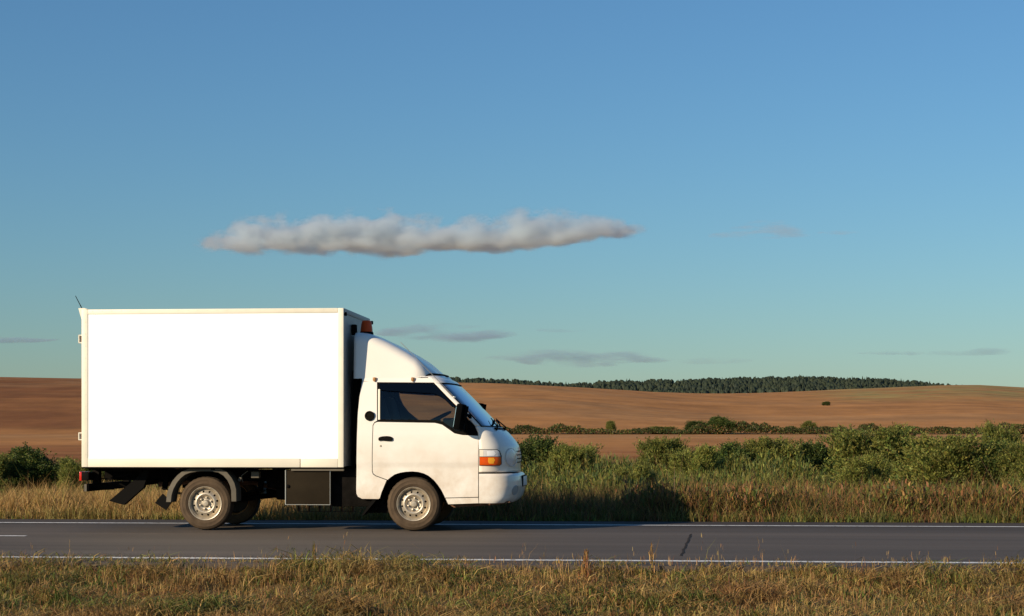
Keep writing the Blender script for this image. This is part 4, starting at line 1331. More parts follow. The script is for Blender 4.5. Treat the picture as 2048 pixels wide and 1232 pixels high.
# ================================================================== VEGETATION
def foliage_mat(name, trans=0.35, rough=0.6):
    m = bpy.data.materials.new(name); m.use_nodes = True
    n, l = m.node_tree.nodes, m.node_tree.links
    n.clear()
    o = n.new('ShaderNodeOutputMaterial')
    at = n.new('ShaderNodeAttribute'); at.attribute_name = 'Col'
    d = n.new('ShaderNodeBsdfPrincipled'); d.inputs['Roughness'].default_value = rough; d.inputs['Specular IOR Level'].default_value = 0.25
    t = n.new('ShaderNodeBsdfTranslucent')
    mx = n.new('ShaderNodeMixShader'); mx.inputs[0].default_value = trans
    oi = n.new('ShaderNodeObjectInfo')
    hs = n.new('ShaderNodeHueSaturation')
    mr = n.new('ShaderNodeMapRange'); mr.inputs[3].default_value = 0.85; mr.inputs[4].default_value = 1.2
    l.new(oi.outputs['Random'], mr.inputs[0]); l.new(mr.outputs[0], hs.inputs['Value'])
    l.new(at.outputs['Color'], hs.inputs['Color'])
    l.new(hs.outputs[0], d.inputs['Base Color']); l.new(hs.outputs[0], t.inputs['Color'])
    l.new(d.outputs[0], mx.inputs[1]); l.new(t.outputs[0], mx.inputs[2]); l.new(mx.outputs[0], o.inputs[0])
    return m
FM = foliage_mat('leaf'); GM = foliage_mat('grass_blade', 0.3)

def mesh_tris(name, V, Tq, C, m, smooth=False):
    me = bpy.data.meshes.new(name)
    me.vertices.add(len(V)); me.vertices.foreach_set('co', V.astype(np.float32).ravel())
    k = Tq.shape[1]
    me.loops.add(Tq.size); me.loops.foreach_set('vertex_index', Tq.astype(np.int32).ravel())
    me.polygons.add(len(Tq)); me.polygons.foreach_set('loop_start', np.arange(0, Tq.size, k, dtype=np.int32))
    me.update(calc_edges=True)
    ca = me.color_attributes.new('Col', 'FLOAT_COLOR', 'POINT')
    ca.data.foreach_set('color', np.concatenate([C, np.ones((len(C), 1))], 1).astype(np.float32).ravel())
    if smooth: me.shade_smooth()
    me.materials.append(m)
    return me

def blades(X, Y, H, W, C, lean=0.35, seed=0, Z=None, droop=0.5, lmin=0.0):
    """bent tapering blades: 5 vertices, 3 triangles each; returns V, T, C"""
    r = np.random.default_rng(seed)
    n = len(X)
    if Z is None: Z = ground_z(X, Y)
    a = r.uniform(0, 2 * np.pi, n)
    f = r.uniform(0, np.pi, n)
    ln = (lmin + np.abs(r.normal(0, lean, n))) * H
    bx_, by_ = np.cos(a) * ln, np.sin(a) * ln
    wx, wy = np.cos(f) * W / 2, np.sin(f) * W / 2
    dr = 1 - droop * np.clip(ln / np.maximum(H, 1e-4), 0, 1) ** 2 * 0.8
    P = np.zeros((n, 5, 3))
    P[:, 0] = np.stack([X - wx, Y - wy, Z - 0.02], -1); P[:, 1] = np.stack([X + wx, Y + wy, Z - 0.02], -1)
    mx_, my_ = X + bx_ * 0.35, Y + by_ * 0.35
    zm = Z + H * 0.58 * (0.5 + 0.5 * dr)
    P[:, 2] = np.stack([mx_ - wx * .8, my_ - wy * .8, zm], -1); P[:, 3] = np.stack([mx_ + wx * .8, my_ + wy * .8, zm], -1)
    P[:, 4] = np.stack([X + bx_, Y + by_, Z + H * dr], -1)
    b = (np.arange(n) * 5)[:, None]
    t = np.concatenate([b + np.array([0, 1, 3]), b + np.array([0, 3, 2]), b + np.array([2, 3, 4])], 1).reshape(-1, 3)
    Cc = np.repeat(C, 5, 0)
    return P.reshape(-1, 3), t, Cc

def arcs(X, Y, Z, H, L, W, C, seed=0):
    """blades that rise, arch over and hang: 7 vertices, 5 triangles each"""
    r = np.random.default_rng(seed)
    n = len(X); a = r.uniform(0, 2 * np.pi, n)
    ca, sa = np.cos(a), np.sin(a); tw = a + np.pi / 2 + r.normal(0, 0.5, n)
    wx, wy = np.cos(tw) * W / 2, np.sin(tw) * W / 2
    P = np.zeros((n, 7, 3)); bend = r.normal(0, 0.18, n)
    for k, (u, v, w_) in enumerate(((0, -0.05, 1), (0.28, 0.78, 1), (0.68, 1.0, 0.8))):
        x = X + (ca * u - sa * bend * u * u) * L; y = Y + (sa * u + ca * bend * u * u) * L; z = Z + v * H
        P[:, 2 * k] = np.stack([x - wx * w_, y - wy * w_, z], -1); P[:, 2 * k + 1] = np.stack([x + wx * w_, y + wy * w_, z + W * 0.2], -1)
    P[:, 6] = np.stack([X + (ca - sa * bend) * L, Y + (sa + ca * bend) * L, Z + H * r.uniform(0.3, 0.85, n)], -1)
    b = (np.arange(n) * 7)[:, None]
    t = np.concatenate([b + np.array(k) for k in ((0, 1, 3), (0, 3, 2), (2, 3, 5), (2, 5, 4), (4, 5, 6))], 1).reshape(-1, 3)
    return P.reshape(-1, 3), t, np.repeat(C, 7, 0)

def join(parts):
    Vs, Ts, Cs = [], [], []; o = 0
    for V, t, c in parts:
        Vs.append(V); Ts.append(t + o); Cs.append(c); o += len(V)
    return np.concatenate(Vs), np.concatenate(Ts), np.concatenate(Cs)

def pal(r, n, cols, probs, jit=0.18):
    cols = np.array(cols); idx = r.choice(len(cols), n, p=np.array(probs) / sum(probs))
    c = cols[idx] * (1 + r.normal(0, jit, (n, 1)))
    return np.clip(c * (1 + r.normal(0, 0.05, (n, 3))), 0.003, 0.9)

STRAW = (0.40, 0.255, 0.095); GOLD = (0.30, 0.175, 0.055); RUST = (0.24, 0.105, 0.045); BROWN = (0.15, 0.085, 0.04)
OLIVE = (0.15, 0.135, 0.03); GREEN = (0.075, 0.105, 0.022); DKG = (0.035, 0.055, 0.014); LIME = (0.19, 0.20, 0.045); OL2 = (0.120, 0.122, 0.028)

def near_verge():
    r = np.random.default_rng(11)
    parts = []
    # tufts of bent blades, each tuft with a tint of its own
    nt = 28000
    t = 15.50 - (15.50 - 9.2) * r.random(nt) ** 0.95
    s = r.uniform(-7.8, 5.2, nt)
    X, Y = s * FX + t * AX, s * FY + t * AY
    p1 = vnoise(X * 1.3, Y * 1.3, 31); p2 = vnoise(X * 4.0, Y * 4.0, 32, 3); p3 = vnoise(X * 0.5, Y * 0.5, 33)
    TH_ = (0.025 + 0.13 * p1 * p2 * 1.8 + 0.03 * r.random(nt)) * (0.55 + 0.9 * sstep(0.35, 0.65, vnoise(X * 2.2, Y * 2.2, 50, 3))) * (0.9 + sstep(14.3, 15.1, t) * (0.05 + 0.42 * sstep(0.42, 0.6, vnoise(s * 0.7 + 4, t * 0.2, 58, 3)))) * np.where(t > 15.2, 0.5, 1)
    TC = pal(r, nt, [STRAW, GOLD, RUST, BROWN, OLIVE, GREEN, LIME], [0.9, 1.6, 0.7, 1.0, 4.2, 2.6, 2.2], 0.25)
    g = sstep(0.50, 0.62, p3 * 0.5 + p2 * 0.5)[:, None]
    rd = sstep(0.52, 0.64, vnoise(X * 1.6 + 7, Y * 1.6, 36, 3))[:, None]
    TC = TC * (1 - 0.65 * g) + np.array(GREEN) * 1.2 * 0.65 * g
    TC = TC * (1 - 0.6 * rd) + np.array(RUST) * 1.15 * 0.6 * rd
    br = (sstep(0.5, 0.64, vnoise(X * 2.8 + 17, Y * 2.8, 56, 3)) * 0.5)[:, None]
    TC = TC * (1 - br) + np.array(STRAW) * 0.95 * br
    top = (sstep(14.4, 15.2, t) * 0.4)[:, None]
    TC = TC * (1 - top) + np.array(LIME) * top
    dens_ = np.clip(2.2 * vnoise(X * 2.5 + 2, Y * 2.5, 39, 3) - 0.35, 0.15, 1.4)
    nb = np.maximum(3, (10 * dens_ * r.uniform(0.6, 1.4, nt))).astype(int)
    idx = np.repeat(np.arange(nt), nb); n = len(idx)
    X2 = X[idx] + r.normal(0, 0.022, n); Y2 = Y[idx] + r.normal(0, 0.022, n)
    C = TC[idx] * (1 + r.normal(0, 0.22, (n, 1))); C = np.clip(C, 0.004, 0.8)
    stw = r.random(n) < 0.16
    C[stw] = pal(r, int(stw.sum()), [STRAW, GOLD], [1, 1])
    up = r.random(n) < 0.42
    Hn = TH_[idx] * r.uniform(0.5, 1.2, n)
    parts.append(blades(X2[up], Y2[up], Hn[up], 0.003 + 0.005 * r.random(int(up.sum())), C[up], lean=0.8, seed=12, droop=0.55, lmin=0.4))
    dn = ~up; k_ = int(dn.sum())
    parts.append(arcs(X2[dn], Y2[dn], ground_z(X2[dn], Y2[dn]), Hn[dn] * r.uniform(0.6, 1.05, k_), Hn[dn] * r.uniform(0.8, 1.9, k_), 0.004 + 0.006 * r.random(k_), C[dn], seed=17))
    # lying dead stalks
    n = 30000
    t = 15.3 - 6.0 * r.random(n); s = r.uniform(-7.8, 5.2, n)
    X, Y = s * FX + t * AX, s * FY + t * AY
    parts.append(blades(X, Y, r.uniform(0.06, 0.14, n), np.full(n, 0.005), pal(r, n, [STRAW, GOLD, RUST], [3, 2, 1]), lean=1.3, seed=13, Z=ground_z(X, Y) + 0.03, droop=1.0))
    # small broad leaves
    n = 26000
    t = 15.4 - 6.0 * r.random(n); s = r.uniform(-7.8, 5.2, n)
    X, Y = s * FX + t * AX, s * FY + t * AY
    k = vnoise(X * 1.7, Y * 1.7, 37) > 0.5
    X, Y = X[k], Y[k]; n = len(X)
    parts.append(blades(X, Y, r.uniform(0.03, 0.09, n), r.uniform(0.012, 0.026, n), pal(r, n, [GREEN, OLIVE, LIME, DKG], [3, 2, 1, 1.4]), lean=0.9, seed=14))
    # wispy seed stems standing against the asphalt
    n = 800
    t = r.uniform(14.2, 15.3, n); s = r.uniform(-7.8, 5.2, n)
    X, Y = s * FX + t * AX, s * FY + t * AY
    k = vnoise(X * 1.1 + 3, Y * 1.1, 38) > 0.46
    X, Y = X[k], Y[k]; n = len(X)
    H = r.gamma(2.0, 0.045, n) + 0.05
    parts.append(blades(X, Y, H, np.full(n, 0.0026), pal(r, n, [STRAW, GOLD, OLIVE, LIME], [2, 1.2, 2, 1.4]), lean=0.35, seed=15))
    # seed heads: short side blades near the stem tops
    m_ = n * 5
    idx = r.integers(0, n, m_)
    f = r.uniform(0.6, 0.98, m_)
    parts.append(blades(X[idx] + r.normal(0, .012, m_), Y[idx] + r.normal(0, .012, m_), np.full(m_, 0.02), np.full(m_, 0.003), pal(r, m_, [STRAW, GOLD, RUST], [2, 1, 1]), lean=0.8, seed=16, Z=ground_z(X[idx], Y[idx]) + H[idx] * f * 0.95))
    V, t_, c = join(parts)
    o = link_mesh('verge_grass', mesh_tris('verge_grass', V, t_, c, GM))
    tag(o, 'short dry olive and rust coloured grass on the near roadside verge', 'grass', kind='stuff')
near_verge()

def herb(X, Y, H, r, leafcols, probs, nleaf=9, lw=0.02, seed=0):
    """upright stems with leaves set along them; used for tall weeds"""
    n = len(X)
    st = blades(X, Y, H, np.full(n, 0.010), pal(r, n, [OLIVE, BROWN, GOLD], [2, 1, 1]), lean=0.14, seed=seed)
    m_ = n * nleaf
    idx = np.repeat(np.arange(n), nleaf)
    f = r.uniform(0.15, 1.0, m_)
    L = H[idx] * r.uniform(0.10, 0.20, m_) * (1.25 - 0.6 * f)
    lv = blades(X[idx] + r.normal(0, 0.03, m_), Y[idx] + r.normal(0, 0.03, m_), L, np.full(m_, lw) * r.uniform(0.6, 1.3, m_), pal(r, m_, leafcols, probs), lean=1.0, seed=seed + 1, Z=ground_z(X[idx], Y[idx]) + H[idx] * f * 0.93)
    return [st, lv]

def far_verge():
    r = np.random.default_rng(21)
    parts = []
    n = 120000
    t = 23.08 + 11.5 * r.random(n) ** 1.25
    half = t * 0.36 + 1
    s = r.uniform(-1, 1, n) * half
    X, Y = s * FX + t * AX, s * FY + t * AY
    px = 1024 + FPX * X / Y
    left = sstep(900, 450, px)                           # golden standing hay on the left, rusty tangle on the right
    p1 = vnoise(X * 0.8, Y * 0.8, 41); p2 = vnoise(X * 2.6, Y * 2.6, 42, 3)
    H = (0.27 + 0.38 * p1 * p2 * 2.0 + 0.10 * r.random(n)) * (0.35 + 0.65 * sstep(23.1, 24.2, t)) * (1 + 0.12 * (1 - left))
    Cl = pal(r, n, [STRAW, GOLD, OLIVE, BROWN], [4.4, 3.2, 0.9, 0.6]) * 1.05
    Cr = pal(r, n, [STRAW, GOLD, RUST, BROWN, OLIVE, GREEN, DKG], [0.3, 1.8, 2.0, 1.8, 3.2, 1.2, 0.4]) * 0.78
    C = Cl * left[:, None] + Cr * (1 - left[:, None])
    gl = (sstep(23.6, 23.1, t) * 0.5 * sstep(0.4, 0.6, p2))[:, None]
    C = C * (1 - gl) + np.array(GREEN) * 1.3 * gl
    keep = r.random(n) < 0.35 + 1.0 * p2
    W = 0.006 + 0.007 * r.random(n)
    H = H * np.where(r.random(n) < 0.12, 1.35, 1.0) * (0.7 + 0.6 * vnoise(X * 1.1, Y * 3.1, 48, 3))
    X, Y, H, W, C, left = (a[keep] for a in (X, Y, H, W, C, left))
    parts.append(blades(X, Y, H, W, C, lean=0.5, seed=22, droop=0.6, lmin=0.2))
    # tangled weed bases on the right
    n = 9000
    t = r.uniform(23.7, 31, n); s = r.uniform(-0.02, 0.36, n) * t
    X, Y = s * FX + t * AX, s * FY + t * AY
    k = vnoise(X * 0.7 + 5, Y * 0.7, 44) > 0.42
    X, Y = X[k], Y[k]
    parts += herb(X, Y, r.uniform(0.35, 0.72, len(X)), r, [OLIVE, GREEN, RUST, BROWN, GOLD], [2, 1.6, 1.6, 1.3, 1.2], 10, 0.026, 45)
    # low green at the asphalt's edge
    n = 14000
    t = r.uniform(23.0, 23.9, n); s = r.uniform(-9, 9, n)
    X, Y = s * FX + t * AX, s * FY + t * AY
    k = vnoise(X * 1.3, Y * 1.3, 46) > 0.54
    X, Y = X[k], Y[k]; n = len(X)
    parts.append(blades(X, Y, r.uniform(0.05, 0.16, n), np.full(n, 0.014), pal(r, n, [GREEN, LIME, OLIVE], [2, 1.5, 2]), lean=0.7, seed=47))
    V, t_, c = join(parts)
    o = link_mesh('tall_grass', mesh_tris('tall_grass', V, t_, c, GM))
    tag(o, 'tall dry golden and rusty grass and weeds along the far side of the road', 'grass', kind='stuff')
far_verge()

def meadow():
    r = np.random.default_rng(31)
    parts = []
    n = 45000
    Y = 33 + 62 * r.random(n) ** 1.3
    X = r.uniform(-0.36, 0.36, n) * Y
    px = 1024 + FPX * X / Y
    p1 = vnoise(X * 0.3, Y * 0.3, 51)
    H = 0.35 + 0.45 * p1 + 0.1 * r.random(n)
    H *= np.where(Y > 62, 0.5, 1) * (1 - 0.4 * sstep(1600, 1700, px))
    C = pal(r, n, [GREEN, OLIVE, OL2, DKG, GOLD], [2.6, 2.4, 2, 1.6, 0.7])
    gd = (sstep(0.52, 0.62, vnoise(X * 0.22 + 9, Y * 0.22, 52)))[:, None]
    C = C * (1 - 0.6 * gd) + np.array(GOLD) * 0.6 * gd
    lf = (sstep(900, 400, px) * 0.7)[:, None]
    C = C * (1 - lf) + np.array(GOLD) * 0.7 * lf
    H = H * (0.6 + 0.4 * sstep(300, 900, px)) * (0.6 + 0.8 * vnoise(X * 0.9, Y * 0.9, 57))
    parts.append(blades(X, Y, H, 0.016 + 0.012 * r.random(n), C, lean=0.4, seed=53))
    # green broad weeds that stand knee to waist high
    n = 11000
    Y = r.uniform(32, 60, n); X = r.uniform(-0.34, 0.36, n) * Y
    k = vnoise(X * 0.4 + 1, Y * 0.4, 54) > 0.48 - 0.13 * (X > 0)
    X, Y = X[k], Y[k]; n = len(X)
    px = 1024 + FPX * X / Y
    parts += herb(X, Y, (0.35 + 1.6 * vnoise(X * 0.5, Y * 0.5, 55) ** 2) * (1 - 0.5 * sstep(1600, 1700, px)) * (0.45 + 0.55 * sstep(300, 900, px)), r, [GREEN, OLIVE, OL2, DKG, LIME], [2.4, 2, 2, 1.6, 0.5], 15, 0.030, 56)
    V, t_, c = join(parts)
    o = link_mesh('meadow_weeds', mesh_tris('meadow_weeds', V, t_, c, GM))
    tag(o, 'green weeds and rough meadow plants between the dry grass and the ploughed field', 'weeds', kind='stuff')
meadow()

# ---- bushes
def bush_mesh(seed, cols, probs, n=30000, lobes=30, flat=0.0, leaf=(0.006, 0.042), spiky=0.30):
    """unit bush: about 1 wide (x,y) and 1 tall, of narrow leaves clustered on lobes and shoots"""
    r = np.random.default_rng(seed)
    L = []
    for k in range(lobes):
        a = r.uniform(0, 2 * np.pi); d = 0.40 * math.sqrt(r.random())
        h = math.sqrt(max(0, 1 - (d / 0.5) ** 2)) * 0.80
        L.append((d * math.cos(a), d * math.sin(a), max(0.14, h * r.choice([r.uniform(0.25, 0.7), r.uniform(0.8, 1.05)])), r.uniform(0.12, 0.19)))
    L = np.array(L)
    # upright shoots breaking the outline
    nshoot = 320
    sh = []
    for k in range(nshoot):
        b = L[r.integers(len(L))]
        sh.append((b[0] + r.normal(0, 0.08), b[1] + r.normal(0, 0.08), b[2] + b[3] * 0.4, r.uniform(0.06, 0.19)))
    sh = np.array(sh)
    n1 = int(n * (1 - spiky)); n2 = n - n1
    li = r.integers(0, len(L), n1)
    u = r.normal(0, 1, (n1, 3)); u /= np.linalg.norm(u, axis=1)[:, None]
    inner = r.random(n1) < 0.14
    rad = L[li, 3] * np.where(inner, r.uniform(0.3, 0.75, n1), r.uniform(0.75, 1.12, n1))
    P1 = L[li, :3] + u * rad[:, None] * np.array([1, 1, 1.05])
    si = r.integers(0, nshoot, n2); f = r.random(n2)
    P2 = np.stack([sh[si, 0] + r.normal(0, .014, n2) + sh[si, 0] * f * 0.25, sh[si, 1] + r.normal(0, .014, n2) + sh[si, 1] * f * 0.25, sh[si, 2] + sh[si, 3] * f], -1)
    big = np.concatenate([np.where(inner, 3.0, 1.0), np.ones(n2)])
    P = np.concatenate([P1, P2]); P[:, 2] = np.abs(P[:, 2])
    P[:, 2] = np.clip(P[:, 2], 0.02, None) / 1.02
    P[:, 2] *= 0.97 / np.quantile(P[:, 2], 0.993)
    rr2 = np.quantile(np.hypot(P[:, 0], P[:, 1]), 0.97)
    P[:, :2] *= 0.47 / rr2
    N = len(P)
    d = r.normal(0, 1, (N, 3)); d[:, 2] = np.abs(d[:, 2]) * 1.3 + 0.9
    d[:, :2] += P[:, :2] * 2.2
    d /= np.linalg.norm(d, axis=1)[:, None]
    s = np.cross(d, r.normal(0, 1, (N, 3))); s /= np.linalg.norm(s, axis=1)[:, None]
    lw = leaf[0] * r.uniform(0.7, 1.4, N) * big; ll = leaf[1] * r.uniform(0.6, 1.3, N) * np.where(big > 1, 1.8, 1)
    V = np.stack([P, P + d * (ll * .5)[:, None] + s * lw[:, None], P + d * ll[:, None], P + d * (ll * .5)[:, None] - s * lw[:, None]], 1).reshape(-1, 3)
    q4 = np.arange(N * 4).reshape(-1, 4)
    C = pal(r, N, cols, probs, 0.2)
    clump = np.concatenate([L[li, 0] * 37.7, sh[si, 0] * 51.3]); cl = 0.82 + 0.36 * (np.sin(clump * 5) * 0.5 + 0.5)
    C = C * cl[:, None] * 1.25
    me = mesh_tris('foliage', V, q4, np.repeat(C, 4, 0), FM)
    # woody stems
    bm = bmesh.new()
    for k in range(7):
        b = L[r.integers(len(L))]
        tube(bm, [(b[0] * 0.2, b[1] * 0.2, 0), (b[0] * 0.6, b[1] * 0.6, b[2] * 0.45), (b[0], b[1], b[2] + 0.04)], [0.016, 0.011, 0.004], 5)
    ms = bpy.data.meshes.new('stem'); bm.to_mesh(ms); bm.free(); ms.materials.append(M['rust'])
    return me, ms

variants = {
    'willow': [bush_mesh(101, [OLIVE, OL2, GREEN, LIME], [2, 3, 2, 1]), bush_mesh(102, [OLIVE, OL2, GREEN, LIME], [2.4, 3, 1.5, 1.2], lobes=32)],
    'dark': [bush_mesh(103, [DKG, GREEN, OL2], [3, 2.4, 1], leaf=(0.009, 0.034), spiky=0.2), bush_mesh(104, [DKG, GREEN, OL2], [3, 2, 0.7], leaf=(0.009, 0.032), spiky=0.2)],
    'pale': [bush_mesh(105, [LIME, OL2, GREEN, OLIVE], [3, 2, 1.4, 1.4], spiky=0.32), bush_mesh(106, [LIME, OLIVE, GREEN], [3, 2, 1.2], lobes=18, spiky=0.35)],
}
def bush(kind, var, px, top, wpx, Yd, label, name='bush', cat='bush', group='bushes in the meadow beyond the road', depth=1.0, base=None):
    if base:                                          # stand it where the slope meets this row
        ds = np.linspace(216, 900, 1500)
        rows_ = HZ - (ground_z((px - 1024) / FPX * ds, ds) - EYE) / ds * FPX
        Yd = float(ds[np.argmin(np.abs(rows_ - base))])
    X = (px - 1024) / FPX * Yd
    z0 = float(ground_z(np.array([X]), np.array([Yd]))[0]) - 0.05
    ht = EYE + (HZ - top) / FPX * Yd - z0
    wd = wpx / FPX * Yd
    e = empty(name, (X, Yd, z0), random.uniform(0, 6.28))
    tag(e, label, cat, group)
    f, s_ = variants[kind][var]
    for nm, me in (('foliage', f), ('stem', s_)):
        o = link_mesh(nm, me, e)
        o.scale = (wd * 1.06, wd * 1.06 * depth, ht)
    return e
B = [
 ('dark', 0, 58, 897, 150, 44, 'dark green rounded bush at the left edge above the golden grass'),
 ('willow', 0, -20, 910, 110, 43, 'olive bush cut by the left edge of the picture beside the dark bush'),
 ('pale', 0, 150, 918, 80, 43, 'small yellowish bush just behind the tail of the truck'),
 ('dark', 1, 235, 905, 110, 46, 'green bush half hidden behind the rear underside of the truck'),
 ('dark', 1, 1062, 876, 130, 45, 'dark bush right behind the nose of the truck'),
 ('willow', 0, 1145, 890, 120, 44, 'low green bush between the truck nose and the bare earth'),
 ('willow', 0, 1325, 877, 110, 52, 'olive willow bush at the right end of the bare red earth patch'),
 ('pale', 0, 1392, 894, 115, 46, 'pale yellowish bush in front of the dark spreading bush'),
 ('dark', 0, 1468, 888, 110, 49, 'dark spreading low bush right of the pale yellowish one'),
 ('willow', 1, 1545, 878, 150, 50, 'olive bush with upright shoots in the middle of the right-hand meadow'),
 ('dark', 1, 1632, 884, 100, 51, 'very dark rounded bush to the left of the biggest willow bush'),
 ('willow', 0, 1748, 855, 195, 47, 'biggest willow bush, tall and dome shaped, reaching over the hedgerow line'),
 ('pale', 1, 1735, 913, 125, 41, 'pale green low bush in front of the biggest willow bush'),
 ('pale', 1, 1590, 926, 85, 40, 'bright yellow-green weedy shrub before the very dark rounded bush'),
 ('dark', 1, 1850, 886, 120, 50, 'dark bush filling the gap right of the biggest willow bush'),
 ('willow', 1, 1893, 872, 200, 43, 'broad willow bush left of the peaked bush near the right edge'),
 ('pale', 0, 2000, 850, 95, 49, 'narrow peaked bush standing highest near the right edge'),
 ('dark', 0, 1985, 886, 190, 43, 'wide dark green bush below the narrow peaked one at the right edge'),
 ('willow', 0, 2070, 888, 150, 42, 'olive bush cut by the right edge of the picture'),
 ('pale', 1, 1268, 932, 105, 36, 'leafy light green weed shrub standing in the rusty grass'),
]
for k, v, px, top, wp, Yd, lb in B: bush(k, v, px, top, wp, Yd, lb)
# larger shrubs in the hedgerow and on the slope
HB = [
 ('dark', 0, 1440, 834, 75, 214, 'dark domed tree, the largest in the far hedgerow'),
 ('dark', 1, 1395, 842, 50, 216, 'dark shrub attached to the left side of the largest hedgerow tree'),
 ('willow', 0, 1325, 853, 60, 214, 'low dark shrub in the hedgerow left of the domed trees'),
 ('willow', 1, 1618, 842, 34, 214, 'small round olive tree standing alone in the far hedgerow'),
 ('willow', 1, 1222, 842, 22, 214, 'spindly sapling sticking out of the far hedgerow'),
 ('dark', 1, 1652, 803, 16, 330, 'tiny dark bush alone on the brown hillside'),
 ('willow', 0, 2030, 848, 44, 216, 'rounded hedgerow shrub near the right edge of the picture'),
]
for k, v, px, top, wp, Yd, lb in HB: bush(k, v, px, top, wp, Yd, lb, name='hedgerow_tree', cat='shrub', group='shrubs of the far hedgerow and slope', base=811 if Yd == 330 else None)

def hedgerow():
    r = np.random.default_rng(61)
    n = 55000
    X = r.uniform(-10, 90, n)
    hh = 0.40 + 1.5 * vnoise(X * 0.16, X * 0 + 1, 62) * vnoise(X * 0.7, X * 0 + 5, 63, 2)
    hh = hh * np.where(vnoise(X * 0.08 + 3, X * 0, 64) < 0.36, 0.5, 1) + 0.25 * vnoise(X * 3.1, X * 0, 67, 2)
    Y = 213 + r.normal(0, 1.3, n)
    z = ground_z(X, Y) + hh * np.sqrt(r.random(n)) * np.exp(-((Y - 213) / 3.0) ** 2)
    C = pal(r, n, [DKG, GREEN, OL2, RUST, BROWN, GOLD], [2.4, 1.8, 1.8, 1.0, 1.4, 0.8])
    k = (vnoise(X * 0.12, X * 0 + 2, 65) > 0.55)[:, None]
    C = np.where(k, C * 0.55 + np.array(DKG) * 0.45, C)
    P = np.stack([X, Y, z], -1)
    d = r.normal(0, 1, (n, 3)); d[:, 2] = np.abs(d[:, 2]) + 0.2; d /= np.linalg.norm(d, axis=1)[:, None]
    s_ = np.cross(d, r.normal(0, 1, (n, 3))); s_ /= np.linalg.norm(s_, axis=1)[:, None]
    ll = r.uniform(0.15, 0.32, n)[:, None]; lw = r.uniform(0.05, 0.09, n)[:, None]
    V = np.stack([P, P + d * ll * .5 + s_ * lw, P + d * ll, P + d * ll * .5 - s_ * lw], 1).reshape(-1, 3)
    o = link_mesh('hedgerow', mesh_tris('hedgerow', V, np.arange(n * 4).reshape(-1, 4), np.repeat(C, 4, 0), FM))
    tag(o, 'long low hedgerow of scrub between the bare strip and the ploughed hill', 'hedgerow', kind='stuff')
hedgerow()

# ---- far wood on the ridge
FOx = np.array([600, 885, 1000, 1060, 1100, 1150, 1200, 1300, 1400, 1500, 1600, 1700, 1760, 1800, 1850, 1900, 1945])
FOy = np.array([750, 752, 756, 759, 762, 765.5, 760, 758, 756, 752, 750.5, 752.5, 754, 757.5, 762, 766, 770.5])
def forest():
    r = np.random.default_rng(71)
    n = 4600
    Vs, Ts, Cs = [], [], []
    off = 0
    for i in range(n):
        px = r.uniform(640, 1950)
        row = r.random()
        Yd = 1265 + 150 * row
        X = (px - 1024) / FPX * Yd
        con = r.random() < 0.5
        topy = interp(px, FOx, FOy) + (1 - row) ** 1.5 * 26 + abs(r.normal(0, 1.6)) + (-3.0 if (r.random() < 0.05 and con) else 0) + (vnoise(np.array([px * 0.05]), np.array([2.0]), 77)[0] - 0.5) * 4
        top = EYE + (HZ - topy) / FPX * Yd
        h = r.uniform(9, 14)
        zb_ = top - h
        seg = 6
        wd = r.uniform(1.0, 1.7) if con else r.uniform(1.8, 3.2)
        prof = [(1.0, 0.0), (1.0, 0.25), (0.7, 0.4), (0.85, 0.43), (0.45, 0.64), (0.55, 0.67), (0.2, 0.88), (0.02, 1.0)] if con else [(0.9, 0.0), (0.95, 0.3), (1.05, 0.55), (0.8, 0.8), (0.4, 0.95), (0.02, 1.0)]
        V = []
        ph = r.uniform(0, 6.28)
        for j, (rr_, zz) in enumerate(prof):
            for k in range(seg):
                a = ph + 2 * math.pi * k / seg
                jr = rr_ * wd * r.uniform(0.55, 1.35)
                V.append((X + jr * math.cos(a), Yd + jr * math.sin(a), zb_ + h * (zz + (r.uniform(-.05, .05) if 0 < zz < 1 else 0))))
        for j in range(len(prof) - 1):
            for k in range(seg):
                Ts.append((off + j * seg + k, off + j * seg + (k + 1) % seg, off + (j + 1) * seg + (k + 1) % seg, off + (j + 1) * seg + k))
        c = np.array([(0.034, 0.046, 0.028), (0.038, 0.051, 0.029), (0.044, 0.055, 0.030), (0.030, 0.042, 0.028)][r.integers(4)]) * r.uniform(0.85, 1.1)
        Vs += V; Cs += [c] * len(V)
        off += len(V)
    me = mesh_tris('forest', np.array(Vs), np.array(Ts), np.array(Cs), FM, smooth=True)
    o = link_mesh('forest', me)
    tag(o, 'dark mixed forest along the ridge behind the brown hills', 'forest', kind='stuff')
forest()

# ---- single plants that stand out on the near verge
def plant(name, px, base_t, h, label, cols, lean=0.1, n=60, w_=0.05, seed=1, head=True):
    r = np.random.default_rng(seed)
    X = (px - 1024) / FPX * base_t; Y = base_t
    z = float(ground_z(np.array([X]), np.array([Y]))[0])
    e = empty(name, (X, Y, z)); tag(e, label, 'plant')
    st = blades(np.zeros(3) + r.normal(0, .008, 3), np.zeros(3), np.array([h, h * .9, h * .8]), np.full(3, .006), pal(r, 3, cols, [1] * len(cols)), lean=lean, seed=seed, Z=np.zeros(3))
    link_mesh('stem', mesh_tris('stem', *st, GM), e)
    f = r.random(n)
    xs = r.normal(0, w_, n) * (1.1 - f) * 0.8
    lv = blades(xs, r.normal(0, w_, n) * (1.1 - f), np.full(n, 0.05) * (1.4 - f), np.full(n, 0.009), pal(r, n, cols, [1] * len(cols)), lean=0.8, seed=seed + 5, Z=f * h * 0.92)
    link_mesh('leaf_cluster' if not head else 'seed_head', mesh_tris('seed_head', *lv, GM), e)
plant('dock_plant', 1172, 14.6, 0.30, 'rust red dock plant standing in the grass at the road edge', [RUST, GOLD, (0.30, 0.13, 0.05)], seed=81, n=130, w_=0.05)
